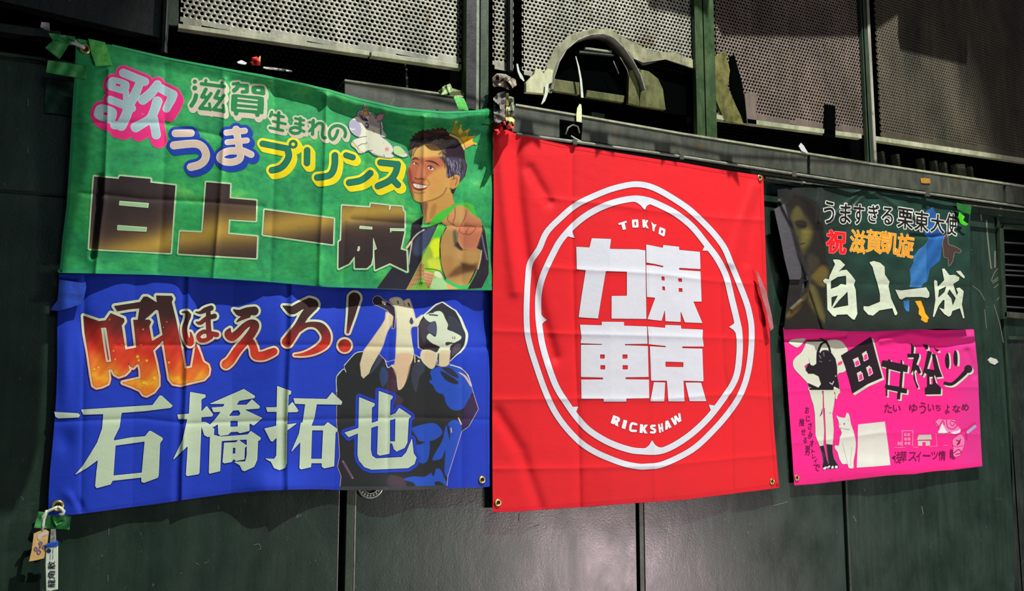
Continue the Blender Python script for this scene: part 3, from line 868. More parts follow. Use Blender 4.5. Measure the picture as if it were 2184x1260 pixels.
for x in (2.2, 3.9):
    bm = bmesh.new(); tube(bm, [Vector((x, -0.72, 4.35)), Vector((x, -0.035, 4.35))], 0.012, 8); bmobj('bracket_rod', bm, M_darkpost, blocker, True)
left_blocker = thing('left_shade_board', Vector((0.2, -0.75, 3.0)), 'dark unseen board added above the left end to shade the wall', 'board')  # unseen board, added to keep the left end of the wall dark
q = [toward_lamp(x, y, -0.75, -0.055) for x, y in ((-500, 168), (156, 190), (147, 330), (135, 480), (124, 600), (120, 760), (110, 900), (84, 985), (-500, 900))]
bm = bmesh.new(); f = [bm.verts.new(p) for p in q]; b2 = [bm.verts.new(p + Vector((0, 0.02, 0))) for p in q]; n = len(q)
bm.faces.new(f); bm.faces.new(b2[::-1])
for i in range(n): bm.faces.new((f[i], b2[i], b2[(i + 1) % n], f[(i + 1) % n]))
bmobj('board', bm, M_darkpost, left_blocker)
bm = bmesh.new(); tube(bm, [Vector((-0.3, -0.74, 3.2)), Vector((-0.3, -0.035, 3.2))], 0.012, 8); bmobj('bracket_rod', bm, M_darkpost, left_blocker, True)
# ------------------------------------------------------------------ shared cloth parts
M_ink = mat_print('printed_polyester')
M_brass = mat_plain('brass_eyelet', (212, 190, 110), 0.3, metallic=0.85)
M_hole = mat_plain('eyelet_hole', (30, 26, 14), 0.8)

def cloth(name, outline, y0, hfn, colour, mat, root, g=1.7):
    prims = [('P', np.asarray(outline, float).reshape(-1, 2))]
    lo, X, Y = grid_for(prims, g, 1)
    pos, faces = march(lo[0], lo[1], g, sdf(X, Y, prims), 1)
    return build(name, pos, faces, y0, hfn, mat, root, colour_of(colour, pos), np.zeros(len(pos)))

def hem(sheet, outline_pts, wid, colour, level=1):
    """doubled seam strip along an edge"""
    return sheet.art('hem', [('S', np.column_stack([np.asarray(outline_pts, float).reshape(-1, 2), np.full(len(outline_pts) // 2, wid)]))],
                     [(0, colour)], g=1.0, level=level, coarse=1, E=0.0008)

def eyelet(sheet, px, py, parent, R=0.0085):
    h = float(sheet.h(np.array([px]), np.array([py]))[0])
    c = U1(px, py, sheet.y0 - h - 0.002)
    bm = bmesh.new(); torus(bm, c, R, 0.0035, 24, 8, 0.7); o = bmobj('eyelet', bm, M_brass, parent, True)
    bm = bmesh.new(); disc(bm, (c.x, c.y + 0.0005, c.z), R * 0.75, 0.001, 16); bmobj('eyelet_hole', bm, M_hole, o)
    return o

# ------------------------------------------------------------------ green banner
def h_green(X, Y):
    h = 0.004 * np.sin(X / 47.0 + Y / 150.0) * np.clip((Y - 200) / 300, 0, 1) + zig(X, Y, [100, 216, 350, 465, 583, 688, 780, 903, 985, 1060], [0, .008, 0, .009, .001, .008, 0.001, .007, 0, .004], 0.035)
    for pts in ([232, 150, 228, 300, 222, 430, 207, 540, 204, 586], [480, 170, 477, 300, 470, 430, 458, 560, 455, 594],
                [697, 205, 694, 330, 690, 420, 683, 520, 681, 606], [905, 250, 903, 420, 900, 600]):
        d = line_d(X, Y, pts)
        h = h + 0.0052 * np.exp(-(np.sqrt(d * d + 9.0) - 3.0) / 4.0)
    for pts in ([352, 140, 350, 300, 345, 470, 335, 580], [585, 170, 585, 330, 580, 480, 576, 600], [782, 240, 775, 420, 735, 470, 733, 610], [982, 330, 990, 450, 985, 600]):
        h = h - 0.003 * crease(X, Y, pts, 7)
    for pts in ([150, 262, 340, 262, 470, 290], [215, 414, 300, 424, 460, 432, 560, 440], [750, 468, 830, 474, 880, 478, 1040, 486], [150, 410, 225, 416]):
        h = h - 0.0028 * crease(X, Y, pts, 4.5)
    h = h - 0.010 * np.exp(-(line_d(X, Y, [212, 380, 204, 480, 198, 545]) / 7) ** 2)
    # top edge drawn out over the rail, then falling back: a hanging fold
    ridge = [165, 60, 350, 112, 520, 146, 650, 172, 760, 212, 870, 238, 960, 246, 1048, 232]
    r = np.asarray(ridge, float).reshape(-1, 2); yr = np.interp(X, r[:, 0], r[:, 1])
    depth = np.interp(X, [160, 300, 480, 560, 640, 700, 760, 820, 870, 950, 1000, 1030, 1050], [0.004, 0.007, 0.009, 0.015, 0.022, 0.020, 0.020, 0.032, 0.038, 0.050, 0.050, 0.03, 0.012])
    t = np.clip((Y - yr - 6) / 34.0, 0, 1); t = t * t * (3 - 2 * t)
    h = h + depth * (1 - t)
    # hollow at the right side behind the crown
    h = h - 0.016 * gauss(X, Y, 1022, 325, 34, 62, 12) - 0.006 * gauss(X, Y, 1012, 372, 30, 30)
    t = np.clip((Y - 300) / 280.0, 0, 1); h = h - 0.030 * t * t * (3 - 2 * t)
    # bulge of the lower half
    h = h + 0.012 * gauss(X, Y, 620, 520, 330, 120) + 0.008 * gauss(X, Y, 300, 330, 120, 160)
    h = h + 0.003 * np.sin(X / 19.0 + Y / 37.0) * np.exp(-((Y - 590 - 0 * X) / 30.0) ** 2)
    h = h - 0.006 * gauss(X, Y, 178, 560, 26, 30, 20) + 0.004 * gauss(X, Y, 178, 250, 12, 60)
    return h
GRN = thing('green_banner', U1(590, 600, -0.03), 'green cloth banner with a smiling man in a gold crown and big black characters', 'banner')
M_green = mat_green_dye('mottled_green_polyester')
sg = Sheet(-0.064, h_green, M_ink, GRN)
G_OUT = [165, 82, 240, 96, 300, 110, 360, 123, 430, 136, 500, 149, 560, 159, 600, 168, 650, 178, 700, 190, 760, 208, 800, 219, 850, 229, 900, 234, 950, 238, 1000, 237, 1040, 231, 1051, 236,
         1051, 330, 1050, 420, 1049, 619, 960, 618, 870, 617, 780, 615, 700, 612, 560, 600, 440, 592, 330, 586, 200, 583, 127, 582, 134, 510, 142, 440, 150, 330, 156, 220, 161, 150]
cloth('cloth', G_OUT, sg.y0, h_green, (40, 150, 90), M_green, GRN)
h_ = sg.art('hem', [PH.st(4.0, 127, 578, 200, 579, 330, 582, 440, 588, 560, 596, 700, 608, 870, 613, 1048, 615)], [(0, (44, 160, 104))], g=1.0, level=1, coarse=1)
sg.art('hem', [PH.st(3.0, 165, 86, 163, 150, 158, 220, 152, 330, 145, 440, 136, 510, 130, 578)], [(0, (34, 140, 92))], g=1.0, level=1, coarse=1)
sg.art('hem', [PH.st(2.2, 240, 97, 360, 125, 500, 151, 600, 170, 700, 192, 760, 210, 850, 231, 950, 240, 1045, 236)], [(0, (60, 176, 110))], g=1.0, level=1, coarse=1)

# song character
a = F(180, 130, 6.3)
uta = [a.st(52, 522, 160, 812, 278), a.v(735, 320, 52, 670, 470, 60, 605, 585, 60, 565, 720, 64, 495, 868, 66), a.st(52, 495, 868, 405, 862),
       a.pc(300, 320, 335, 245, 400, 222, 560, 270, 602, 320, 585, 400, 545, 440, 430, 412, 325, 378), a.h(425, 296, 495, 312, 482, 352, 408, 330),
       a.st(36, 560, 420, 560, 560), a.st(48, 348, 520, 640, 636),
       a.pc(135, 690, 175, 605, 260, 590, 400, 640, 432, 705, 405, 800, 345, 835, 200, 790, 140, 745), a.h(255, 683, 322, 692, 306, 742, 247, 722),
       a.v(980, 315, 52, 900, 425, 60, 785, 522, 62), a.vl(990, 350, 52, 1190, 455, 58), a.vl(1190, 455, 58, 1160, 530, 56, 1103, 640, 48),
       a.v(980, 545, 64, 930, 690, 58, 860, 790, 52, 690, 890, 64), a.v(920, 780, 66, 945, 880, 58, 965, 990, 58)]
uta = [p for p in uta if p[0] != 'H'] + [p for p in uta if p[0] == 'H']
sg.art('printed_character', uta, [(8.2, (236, 120, 150), (6, 12)), (7.2, (232, 44, 128), (6, 12)), (0.6, (190, 226, 222)), (-0.7, (166, 200, 204))], label='white rounded character with a thick pink outline')

# small cream outlined words
CR1, CR2, GR2 = (196, 226, 178), (212, 196, 178), (34, 132, 74)
def cream(fr, prims, off=4.3, sh=(3, 7.5), rim=1.0):
    prims = [p for p in prims if p[0] != 'H'] + [p for p in prims if p[0] == 'H']
    sg.art('printed_character', prims, [(off, CR1, sh), (off - 1.2, CR2, sh), (rim + 0.3, CR1), (0.25, (26, 96, 56)), (-0.3, GR2)], g=0.55)
b = F(390, 150, 10.5)
cream(b, [b.d(270, 252, 44), b.d(268, 395, 52), b.sc(46, 295, 560, 270, 660, 195, 785), b.st(37, 420, 300, 930, 362), b.d(515, 230, 34), b.d(875, 280, 36), b.st(24, 515, 230, 515, 310), b.st(24, 875, 280, 880, 340),
          b.sc(40, 515, 425, 430, 590), b.st(38, 430, 590, 540, 605), b.st(38, 628, 520, 500, 700, 385, 845), b.st(38, 385, 845, 600, 862), b.st(30, 595, 745, 618, 885),
          b.sc(38, 800, 465, 725, 610), b.st(36, 725, 612, 830, 635), b.st(36, 920, 560, 800, 730, 690, 870), b.st(36, 700, 875, 900, 905), b.st(29, 905, 780, 925, 930)])
cream(b, [b.st(34, 1130, 305, 1240, 296), b.v(1235, 300, 42, 1215, 390, 46, 1150, 450, 48), b.st(42, 1240, 335, 1435, 350, 1438, 470), b.st(38, 1435, 475, 1335, 482),
          b.pc(1538, 440, 1560, 355, 1680, 345, 1800, 362, 1838, 430, 1832, 550, 1700, 540, 1570, 515), b.h(1650, 412, 1738, 414, 1736, 472, 1642, 466),
          b.pc(1090, 640, 1130, 538, 1450, 562, 1765, 592, 1815, 660, 1805, 900, 1770, 975, 1450, 948, 1130, 918, 1080, 860), b.h(1225, 595, 1685, 652, 1682, 692, 1222, 642), b.h(1218, 698, 1680, 745, 1675, 796, 1215, 752), b.h(1205, 810, 1672, 853, 1668, 898, 1203, 860),
          b.st(48, 1200, 900, 1196, 962), b.st(48, 1672, 920, 1670, 992)])
c = F(560, 220, 10.92)
cream(c, [c.st(32, 215, 205, 180, 305), c.st(28, 225, 262, 490, 320), c.st(34, 380, 222, 358, 600), c.st(28, 245, 420, 535, 482), c.st(30, 170, 570, 475, 636)], 3.6, (3.5, 5), 0.6)
cream(c, [c.st(27, 762, 350, 965, 400), c.st(27, 762, 470, 955, 508), c.st(34, 880, 352, 872, 600), c.sc(33, 880, 600, 770, 562, 665, 590, 650, 650, 730, 700, 840, 690, 880, 640), c.st(30, 880, 620, 970, 658)], 3.6, (3.5, 5), 0.6)
cream(c, [c.st(36, 1182, 402, 1165, 720), c.st(27, 1092, 440, 1190, 452), c.st(28, 1195, 530, 1090, 650), c.sc(33, 1215, 545, 1300, 468, 1385, 480, 1408, 560, 1390, 700, 1405, 790, 1465, 805)], 3.6, (3.5, 5), 0.6)
cream(c, [c.sc(34, 1752, 640, 1710, 760, 1640, 840, 1572, 790, 1560, 660, 1640, 550, 1770, 522, 1890, 580, 1935, 690, 1915, 780)], 3.6, (3.5, 5), 0.6)

# two beige kana on blue
d_ = F(350, 260, 8.089)
BL = [(7.0, (34, 92, 150), (5, 6.5)), (6.0, (24, 62, 170), (5, 6.5)), (0.8, (26, 44, 130)), (0.3, (226, 226, 236)), (-0.9, (212, 192, 172))]
sg.art('printed_character', [d_.st(62, 195, 198, 462, 192), d_.sc(66, 168, 405, 390, 380, 560, 378, 670, 440, 722, 560, 690, 670, 600, 740, 462, 778)], BL, label='beige kana on a blue outline')
sg.art('printed_character', [d_.st(50, 1072, 185, 1392, 152), d_.st(47, 1092, 350, 1428, 318), d_.vl(1242, 132, 64, 1275, 300, 58, 1300, 480, 60), d_.sc(60, 1310, 500, 1120, 502, 990, 560, 965, 630, 1050, 685, 1180, 692, 1300, 640, 1325, 520), d_.st(56, 1370, 500, 1500, 562)], BL, label='beige kana on a blue outline')

# four dark green kana on yellow
YL = [(6.2, (150, 190, 40), (5.5, 7)), (5.4, (250, 250, 96), (5.5, 7)), (4.4, (244, 226, 10), (5.5, 7)), (1.6, (248, 246, 110)), (0.6, (14, 84, 44)), (-0.5, (26, 122, 92))]
e = F(600, 290, 7.8)
sg.art('printed_character', [PH.st(6.2, 560.2, 306.2, 612, 316.5), PH.sc(6.6, 613, 317, 616, 333, 608, 349, 596, 359, 580, 363), e.d(198, 135, 70), e.h(*np.column_stack([198 + 36 * np.cos(np.arange(12) * np.pi / 6), 135 + 36 * np.sin(np.arange(12) * np.pi / 6)]).ravel())], YL, g=0.6)
sg.art('printed_character', [e.st(50, 430, 238, 427, 448), e.sc(52, 892, 322, 888, 470, 855, 590, 780, 660, 600, 690)], YL, g=0.6)
sg.art('printed_character', [e.st(46, 1078, 318, 1190, 355), e.sc(52, 1130, 775, 1300, 745, 1400, 690, 1480, 618)], YL, g=0.6)
sg.art('printed_character', [e.st(50, 1650, 440, 1935, 470), e.sc(52, 1935, 470, 1900, 610, 1800, 740, 1608, 832), e.st(50, 1850, 720, 1940, 812)], YL, g=0.6)

# big black name with a gold streak
def gold(X, Y):
    L = np.interp(X, [190, 260, 330, 380, 470, 560, 640, 720, 760, 870], [560, 542, 522, 506, 491, 486, 472, 462, 452, 446])
    wd = np.interp(X, [190, 330, 470, 700, 870], [30, 26, 30, 24, 18])
    t = np.exp(-((Y - L) / wd) ** 2)[:, None]; t2 = np.exp(-((Y - L) / (wd * 2.2)) ** 2)[:, None]
    return lin((52, 44, 44)) * (1 - t2) + lin((84, 64, 50)) * t2 * (1 - t) + lin((176, 146, 62)) * t * t2 + lin((84, 64, 50)) * t * (1 - t2)
BK = [(4.6, (96, 196, 116)), (3.6, (150, 214, 156)), (2.3, (214, 228, 190)), (0.4, (24, 22, 22)), (-0.3, gold)]
f = F(180, 360, 5.747)
sg.art('printed_character', [f.p(120, 95, 420, 125, 435, 90, 810, 125, 805, 170, 1115, 205, 1085, 600, 1055, 1028, 60, 975, 90, 500)], BK, label='large black character with gold streak')
for q in ([430, 392, 790, 420, 782, 478, 425, 446], [405, 688, 768, 714, 760, 770, 402, 752]):
    sg.art('printed_inset', [f.p(*q)], [(0.9, (30, 26, 26)), (0.1, (206, 228, 190)), (-1.4, (156, 204, 146))], level=7)
sg.art('printed_character', [f.p(1495, 165, 1785, 190, 1778, 362, 2105, 390, 2098, 635, 1768, 615, 1758, 800, 2115, 832, 2105, 1092, 1155, 1035, 1175, 770, 1450, 782)], BK, label='large black character with gold streak')
f = F(540, 400, 6.0667)
sg.art('printed_character', [f.p(150, 290, 1040, 405, 1030, 732, 130, 605)], BK, label='large black bar-shaped character with gold streak')
sg.art('printed_character', [f.p(1155, 235, 1520, 262, 1525, 210, 1755, 235, 1752, 290, 1780, 292, 1785, 240, 1925, 250, 1935, 305, 1955, 315, 1955, 525, 1765, 520, 1775, 600, 1792, 562, 1955, 566, 1905, 800, 1980, 820, 1990, 1080, 1770, 975, 1580, 1060, 1570, 810, 1605, 795, 1550, 620, 1545, 900, 1525, 990, 1470, 1040, 1320, 1040, 1315, 880, 1240, 980, 1105, 1045, 1110, 705, 1140, 680),
       f.h(1375, 488, 1545, 503, 1545, 545, 1370, 533), f.h(1356, 755, 1384, 755, 1384, 800, 1370, 825, 1340, 822)], BK, level=6, label='large black character with gold streak')

# unicorn
u = F(730, 210, 9.0)
body = [u.pc(135, 510, 165, 430, 280, 350, 400, 400, 500, 300, 560, 275, 640, 345, 700, 440, 718, 560, 735, 720, 860, 820, 960, 930, 978, 1000, 940, 1055, 985, 1100, 950, 1132, 830, 1130, 700, 1105, 600, 1065, 520, 1000, 440, 1015, 400, 1042, 320, 1040, 280, 985, 250, 950, 195, 910, 175, 865, 220, 800, 300, 768, 360, 745, 250, 700, 160, 610)]
K1 = (66, 62, 84)
sg.art('unicorn_picture', body + [u.pc(985, 960, 1010, 918, 1100, 925, 1200, 1020, 1255, 1085, 1180, 1120, 1080, 1090, 1000, 1045), u.pc(640, 385, 690, 308, 800, 298, 775, 400, 690, 445), u.pc(290, 300, 325, 248, 390, 235, 520, 262, 600, 300, 640, 370, 560, 330, 400, 330, 420, 430, 340, 380), u.p(425, 92, 535, 330, 385, 348), u.pc(745, 450, 775, 540, 770, 600, 840, 710, 800, 735, 745, 690)],
       [(1.4, (120, 124, 160)), (0.3, paint((218, 222, 196), [
           (u.pc(205, 410, 310, 455, 362, 545, 365, 620, 330, 722, 240, 690, 160, 600, 135, 505), (176, 172, 196), 0.5),
           (u.st(9, 150, 570, 190, 595, 238, 585), (236, 240, 248), 0.4),
           (u.p(425, 92, 535, 330, 385, 348), (30, 24, 36), 0.4), (u.p(425, 112, 518, 325, 402, 340), (196, 158, 86), 0.4),
           (u.st(6, 408, 190, 450, 185), (40, 30, 30), 0.4), (u.st(6, 405, 240, 470, 238), (40, 30, 30), 0.4),
           (u.pc(290, 300, 325, 250, 385, 240, 390, 340, 460, 370, 495, 435, 400, 430, 330, 380), (150, 140, 138), 0.4),
           (u.pc(345, 310, 400, 355, 460, 375, 497, 438, 420, 430, 370, 385), (64, 40, 96), 0.5), (u.sc(5, 330, 300, 350, 350, 400, 380), (40, 30, 50), 0.3),
           (u.pc(540, 290, 620, 330, 700, 440, 712, 570, 600, 530, 530, 500, 500, 420), (176, 166, 160), 1.0),
           (u.pc(640, 385, 690, 308, 800, 298, 775, 400, 690, 445), (150, 140, 140), 0.5), (u.pc(665, 385, 700, 330, 780, 315, 755, 390, 700, 430), (176, 146, 138), 0.6),
           (u.sc(7, 560, 285, 620, 330, 640, 380), (40, 30, 44), 0.3), (u.sc(6, 640, 385, 690, 308, 800, 298, 775, 400, 690, 445, 670, 448), (40, 30, 44), 0.3),
           (u.sc(7, 730, 470, 745, 560, 740, 700), (50, 44, 70), 0.3), (u.pc(438, 515, 450, 465, 478, 458, 510, 490, 512, 540, 490, 572, 455, 565), (96, 92, 130), 0.5), (u.d(468, 512, 16), (250, 250, 255), 0.3),
           (u.d(600, 640, 26), (232, 176, 140), 2.5), (u.d(795, 860, 14), (160, 204, 190), 2.0),
           (u.p(855, 910, 868, 950, 912, 955, 880, 985, 900, 1015, 855, 1000, 815, 1015, 832, 980, 800, 955, 842, 950), (222, 140, 140), 0.5),
           (u.sc(6, 200, 830, 250, 890, 290, 940, 335, 1000, 400, 1040), (70, 60, 86), 0.3), (u.sc(6, 300, 920, 370, 875, 460, 865, 472, 840), (70, 60, 86), 0.3), (u.st(6, 350, 742, 470, 728), (70, 60, 86), 0.3),
           (u.pc(180, 860, 215, 850, 275, 930, 245, 945, 200, 905), (206, 210, 130), 0.5), (u.pc(285, 960, 330, 990, 380, 1035, 320, 1038), (206, 210, 130), 0.5),
           (u.sc(6, 480, 998, 580, 996), (60, 56, 80), 0.3), (u.sc(5, 590, 1050, 700, 1100, 800, 1112), (90, 90, 110), 0.3), (u.sc(5, 795, 1075, 815, 1125), (70, 60, 86), 0.3), (u.sc(5, 945, 1050, 985, 1000, 970, 930), (80, 76, 100), 0.3),
           (u.pc(985, 960, 1010, 918, 1100, 925, 1200, 1020, 1190, 1080, 1080, 1085, 1000, 1045), (186, 220, 150), 0.8), (u.sc(7, 1190, 1030, 1240, 1060, 1255, 1085), (130, 150, 170), 0.5)]))], g=0.5, coarse=1, level=8)

# portrait of the man: a printed photograph
A = F(840, 250, 6.633); B = F(800, 420, 6.145)
hair = A.p(215, 500, 222, 400, 240, 350, 232, 320, 268, 300, 262, 262, 300, 262, 300, 225, 345, 225, 350, 195, 400, 198, 405, 172, 450, 186, 480, 165, 520, 180, 560, 152, 590, 172, 625, 140, 650, 165, 690, 138, 705, 165, 745, 160, 745, 195, 790, 225, 900, 305, 950, 370, 1000, 470, 1010, 590, 1042, 690, 1012, 830, 960, 890, 900, 960, 850, 1080, 820, 1085, 780, 900, 600, 700, 350, 570, 240, 560)
face = A.pc(262, 520, 320, 420, 440, 385, 600, 400, 700, 520, 750, 640, 755, 850, 880, 810, 930, 850, 910, 950, 850, 1010, 800, 1010, 790, 1060, 690, 1090, 560, 1160, 420, 1200, 330, 1192, 275, 1140, 228, 1000, 195, 800, 200, 720, 240, 640)
neck = B.p(596, 60, 590, 0, 760, -60, 960, -110, 1012, -40, 1020, 20, 1040, 90, 900, 180, 720, 330, 650, 350, 640, 240)
jack = B.p(640, 240, 480, 350, 465, 530, 380, 700, 420, 960, 240, 900, 20, 1198, 400, 1212, 500, 1100, 600, 900, 640, 700, 720, 600, 890, 330, 700, 390, 600, 400)
shirt = B.p(900, 370, 830, 350, 720, 590, 610, 820, 410, 1215, 800, 1215, 1250, 1205, 1320, 1100, 900, 1090, 860, 900, 850, 640)
collar = B.p(690, 395, 780, 250, 900, 170, 1050, 90, 1200, 68, 1285, 110, 1345, 290, 1200, 200, 1000, 260, 880, 330)
arm = B.pc(950, 370, 885, 500, 855, 660, 868, 860, 925, 1070, 1060, 1150, 1220, 1150, 1310, 1000, 1370, 880, 1385, 760, 1340, 640, 1100, 560, 1060, 400)
jackr = B.p(1385, 330, 1440, 430, 1470, 640, 1492, 850, 1490, 1010, 1400, 1190, 1210, 1205, 1320, 1010, 1372, 850, 1392, 700, 1310, 660, 1390, 480)
hand = B.pc(880, 335, 900, 300, 960, 235, 1000, 190, 1060, 125, 1140, 115, 1210, 150, 1290, 240, 1385, 300, 1397, 440, 1350, 600, 1310, 680, 1230, 690, 1155, 680, 1100, 600, 1070, 420, 960, 385)
crown = A.p(780, 252, 805, 218, 830, 150, 870, 65, 905, 195, 945, 120, 975, 205, 1060, 165, 1045, 265, 1140, 262, 1110, 330, 1155, 372, 1020, 440, 992, 470, 940, 370, 900, 310)
man = [hair, face, neck, jack, shirt, collar, arm, jackr, hand]
SK, SK2, SK3 = (204, 158, 84), (188, 118, 74), (150, 84, 60)
ops = [
    (hair, (40, 30, 30), 0.4), (A.pc(330, 215, 450, 185, 640, 160, 720, 210, 600, 250, 400, 290, 270, 300), (62, 42, 34), 3),
    (A.pc(240, 350, 450, 350, 760, 330, 900, 320, 800, 420, 700, 560, 560, 480, 350, 400, 250, 520, 220, 480), (96, 92, 88), 4),
    (neck, (196, 148, 76), 0.5), (B.pc(600, 60, 690, 80, 680, 200, 660, 330, 640, 250), (124, 86, 62), 3),
    (face, SK, 0.7),
    (A.pc(300, 430, 420, 392, 560, 400, 640, 470, 600, 540, 400, 545, 280, 530), (212, 170, 92), 3),
    (A.pc(250, 570, 440, 575, 620, 560, 720, 640, 700, 700, 600, 800, 480, 840, 400, 1000, 250, 1010, 200, 820, 200, 720), (184, 104, 70), 4),
    (A.pc(195, 760, 230, 720, 260, 850, 250, 960, 290, 1130, 250, 1100, 220, 1000), (140, 66, 50), 3),
    (A.pc(380, 650, 420, 700, 440, 820, 380, 880, 320, 870, 340, 760), (206, 130, 88), 3),
    (A.sc(9, 300, 860, 340, 875, 390, 868, 430, 880), (110, 50, 40), 1.5),
    (A.pc(250, 905, 330, 930, 430, 950, 490, 965, 440, 1020, 360, 1040, 290, 1010), (130, 52, 46), 1.2),
    (A.pc(275, 940, 340, 948, 420, 965, 480, 970, 420, 1000, 350, 1005, 295, 985), (236, 222, 200), 0.8),
    (A.sc(4, 330, 955, 328, 990), (180, 150, 130), 0.4), (A.sc(4, 370, 958, 370, 995), (180, 150, 130), 0.4), (A.sc(4, 410, 965, 412, 995), (180, 150, 130), 0.4),
    (A.v(262, 605, 8, 300, 580, 14, 352, 600, 6), (70, 34, 34), 1.2), (A.v(450, 618, 6, 530, 625, 14, 600, 655, 12, 640, 690, 5), (66, 34, 36), 1.4),
    (A.v(262, 640, 6, 300, 640, 10, 345, 672, 5), (50, 26, 30), 0.8), (A.pc(272, 648, 300, 640, 330, 660, 300, 672), (220, 200, 190), 0.6), (A.d(312, 656, 14), (40, 22, 26), 0.6),
    (A.v(472, 700, 6, 520, 690, 10, 590, 745, 5), (50, 26, 30), 0.8), (A.pc(480, 712, 520, 700, 570, 735, 520, 745), (226, 200, 196), 0.6), (A.d(520, 718, 18), (38, 20, 26), 0.7),
    (A.pc(560, 760, 700, 720, 740, 860, 640, 1000, 520, 1080, 500, 900), (206, 152, 78), 7),
    (A.sc(5, 460, 870, 500, 920, 500, 960), (150, 84, 56), 2), (A.sc(7, 290, 1060, 360, 1075, 430, 1060), (150, 76, 56), 2.5),
    (A.sc(7, 420, 1200, 560, 1165, 690, 1095, 745, 1000), (128, 84, 44), 2),
    (A.pc(640, 560, 750, 560, 860, 560, 960, 580, 1030, 640, 1000, 820, 950, 880, 920, 810, 850, 800, 760, 850, 740, 700, 690, 620), (70, 66, 84), 3),
    (A.sc(9, 760, 600, 800, 700, 790, 830), (120, 116, 150), 2), (A.sc(8, 850, 620, 880, 700, 900, 790), (128, 124, 150), 2), (A.sc(7, 930, 600, 950, 700, 960, 800), (112, 112, 130), 2),
    (A.sc(9, 700, 470, 760, 380, 800, 330), (110, 106, 112), 2), (A.sc(8, 780, 500, 850, 400, 920, 350), (96, 88, 100), 2), (A.pc(690, 500, 760, 420, 880, 400, 960, 480, 960, 560, 800, 560), (44, 26, 40), 4),
    (A.pc(800, 880, 850, 830, 900, 825, 930, 870, 905, 950, 850, 1000, 790, 990), (196, 140, 74), 1.5), (A.sc(8, 830, 880, 880, 860, 895, 900, 870, 960), (140, 92, 40), 1.5),
    (A.sc(10, 800, 1010, 830, 1060), (44, 24, 24), 2),
    (B.pc(740, 120, 800, 100, 790, 220, 720, 280), (170, 124, 60), 4),
    (jack, (38, 38, 50), 0.5), (B.pc(600, 480, 780, 380, 740, 560, 640, 740, 520, 760, 500, 640), (62, 72, 98), 5), (B.pc(480, 360, 600, 300, 600, 400, 500, 480), (30, 30, 40), 3),
    (B.sc(9, 640, 430, 560, 480, 490, 560, 475, 640, 455, 760, 440, 880), (196, 190, 170), 0.5), (B.st(14, 470, 590, 415, 665), (232, 210, 160), 0.4),
    (shirt, (120, 190, 40), 0.6), (B.pc(830, 380, 900, 380, 860, 520, 800, 560, 760, 560), (70, 190, 70), 3), (B.pc(760, 560, 860, 560, 850, 760, 740, 800, 700, 700), (214, 232, 30), 4),
    (B.pc(640, 720, 720, 660, 760, 800, 680, 900, 620, 840), (150, 180, 60), 4), (B.pc(700, 820, 850, 820, 870, 950, 720, 940), (196, 212, 60), 4),
    (B.pc(560, 1000, 640, 980, 620, 1200, 480, 1205, 520, 1080), (120, 200, 80), 3), (B.pc(740, 1080, 900, 1060, 960, 1200, 740, 1205), (170, 216, 150), 4), (B.pc(940, 1120, 1080, 1140, 1060, 1200, 960, 1200), (228, 170, 110), 3),
    (B.pc(780, 980, 860, 980, 880, 1060, 790, 1040), (214, 226, 180), 2), (B.sc(7, 650, 940, 780, 950, 860, 985, 900, 1060), (40, 110, 40), 1),
    (B.p(610, 830, 625, 840, 650, 960, 600, 1060, 450, 1210, 415, 1205, 540, 980), (196, 150, 100), 1.5), (B.pc(640, 980, 700, 975, 770, 1020, 750, 1100, 700, 1195, 640, 1080, 620, 1000), (214, 164, 120), 0.8),
    ]
_r = np.random.default_rng(4)
for k in range(46):
    x, y = _r.uniform(700, 960), _r.uniform(560, 760); c_ = _r.choice([0, 1, 2])
    ops.append((A.sc(_r.uniform(2.5, 6), x, y, x + 18, y + 50, x + 16, y + 105), ((128, 124, 148), (58, 52, 66), (30, 24, 30))[c_], 0.7))
for k in range(44):
    x, y = _r.uniform(260, 860), _r.uniform(190, 330)
    if y < 330 - 0.35 * (x - 230) and x < 420: continue
    ops.append((A.sc(_r.uniform(3, 7), x, y, x + 30, y - 16, x + 62, y - 6), ((74, 52, 40), (22, 16, 18))[k % 2], 0.8))
for k in range(40):
    x, y = _r.uniform(250, 820), _r.uniform(345, 440)
    ops.append((A.sc(_r.uniform(2.5, 6), x, y, x + 26, y - 26, x + 66, y - 40), ((140, 132, 118), (56, 48, 46), (92, 84, 78))[k % 3], 0.8))
ops.append((A.pc(330, 470, 420, 405, 540, 400, 620, 440, 640, 500, 600, 545, 400, 548, 290, 530), (210, 168, 92), 3.5))
ops.append((A.sc(7, 270, 545, 300, 470, 350, 400), (60, 44, 42), 2)); ops.append((A.sc(8, 640, 520, 690, 500, 700, 600, 740, 640), (60, 40, 40), 3))
for k in range(14):
    x = 420 + k * 20
    ops.append((A.sc(3, x, 392 + abs(k - 5) * 3, x + 30, 400 + k * 4, x + 60, 430 + k * 6), (120, 104, 86), 1.0))
for k in range(6):
    ops.append((B.sc(2.5, 440 + k * 32, 1200, 520 + k * 22, 1040, 590 + k * 10, 880), (120, 60, 40), 0.4))
    ops.append((B.sc(2.2, 640 + k * 24, 985 + k * 6, 650 + k * 18, 1090, 690 + k * 4, 1190), (120, 60, 40), 0.4))
for k in range(4):
    ops.append((B.sc(2.2, 470 + k * 26, 1150 - k * 60, 560, 1140 - k * 60, 640, 1120 - k * 50), (120, 60, 40), 0.4))
    ops.append((B.sc(2.2, 630, 1000 + k * 40, 700, 1020 + k * 40, 760 - k * 8, 1030 + k * 36), (130, 64, 40), 0.4))
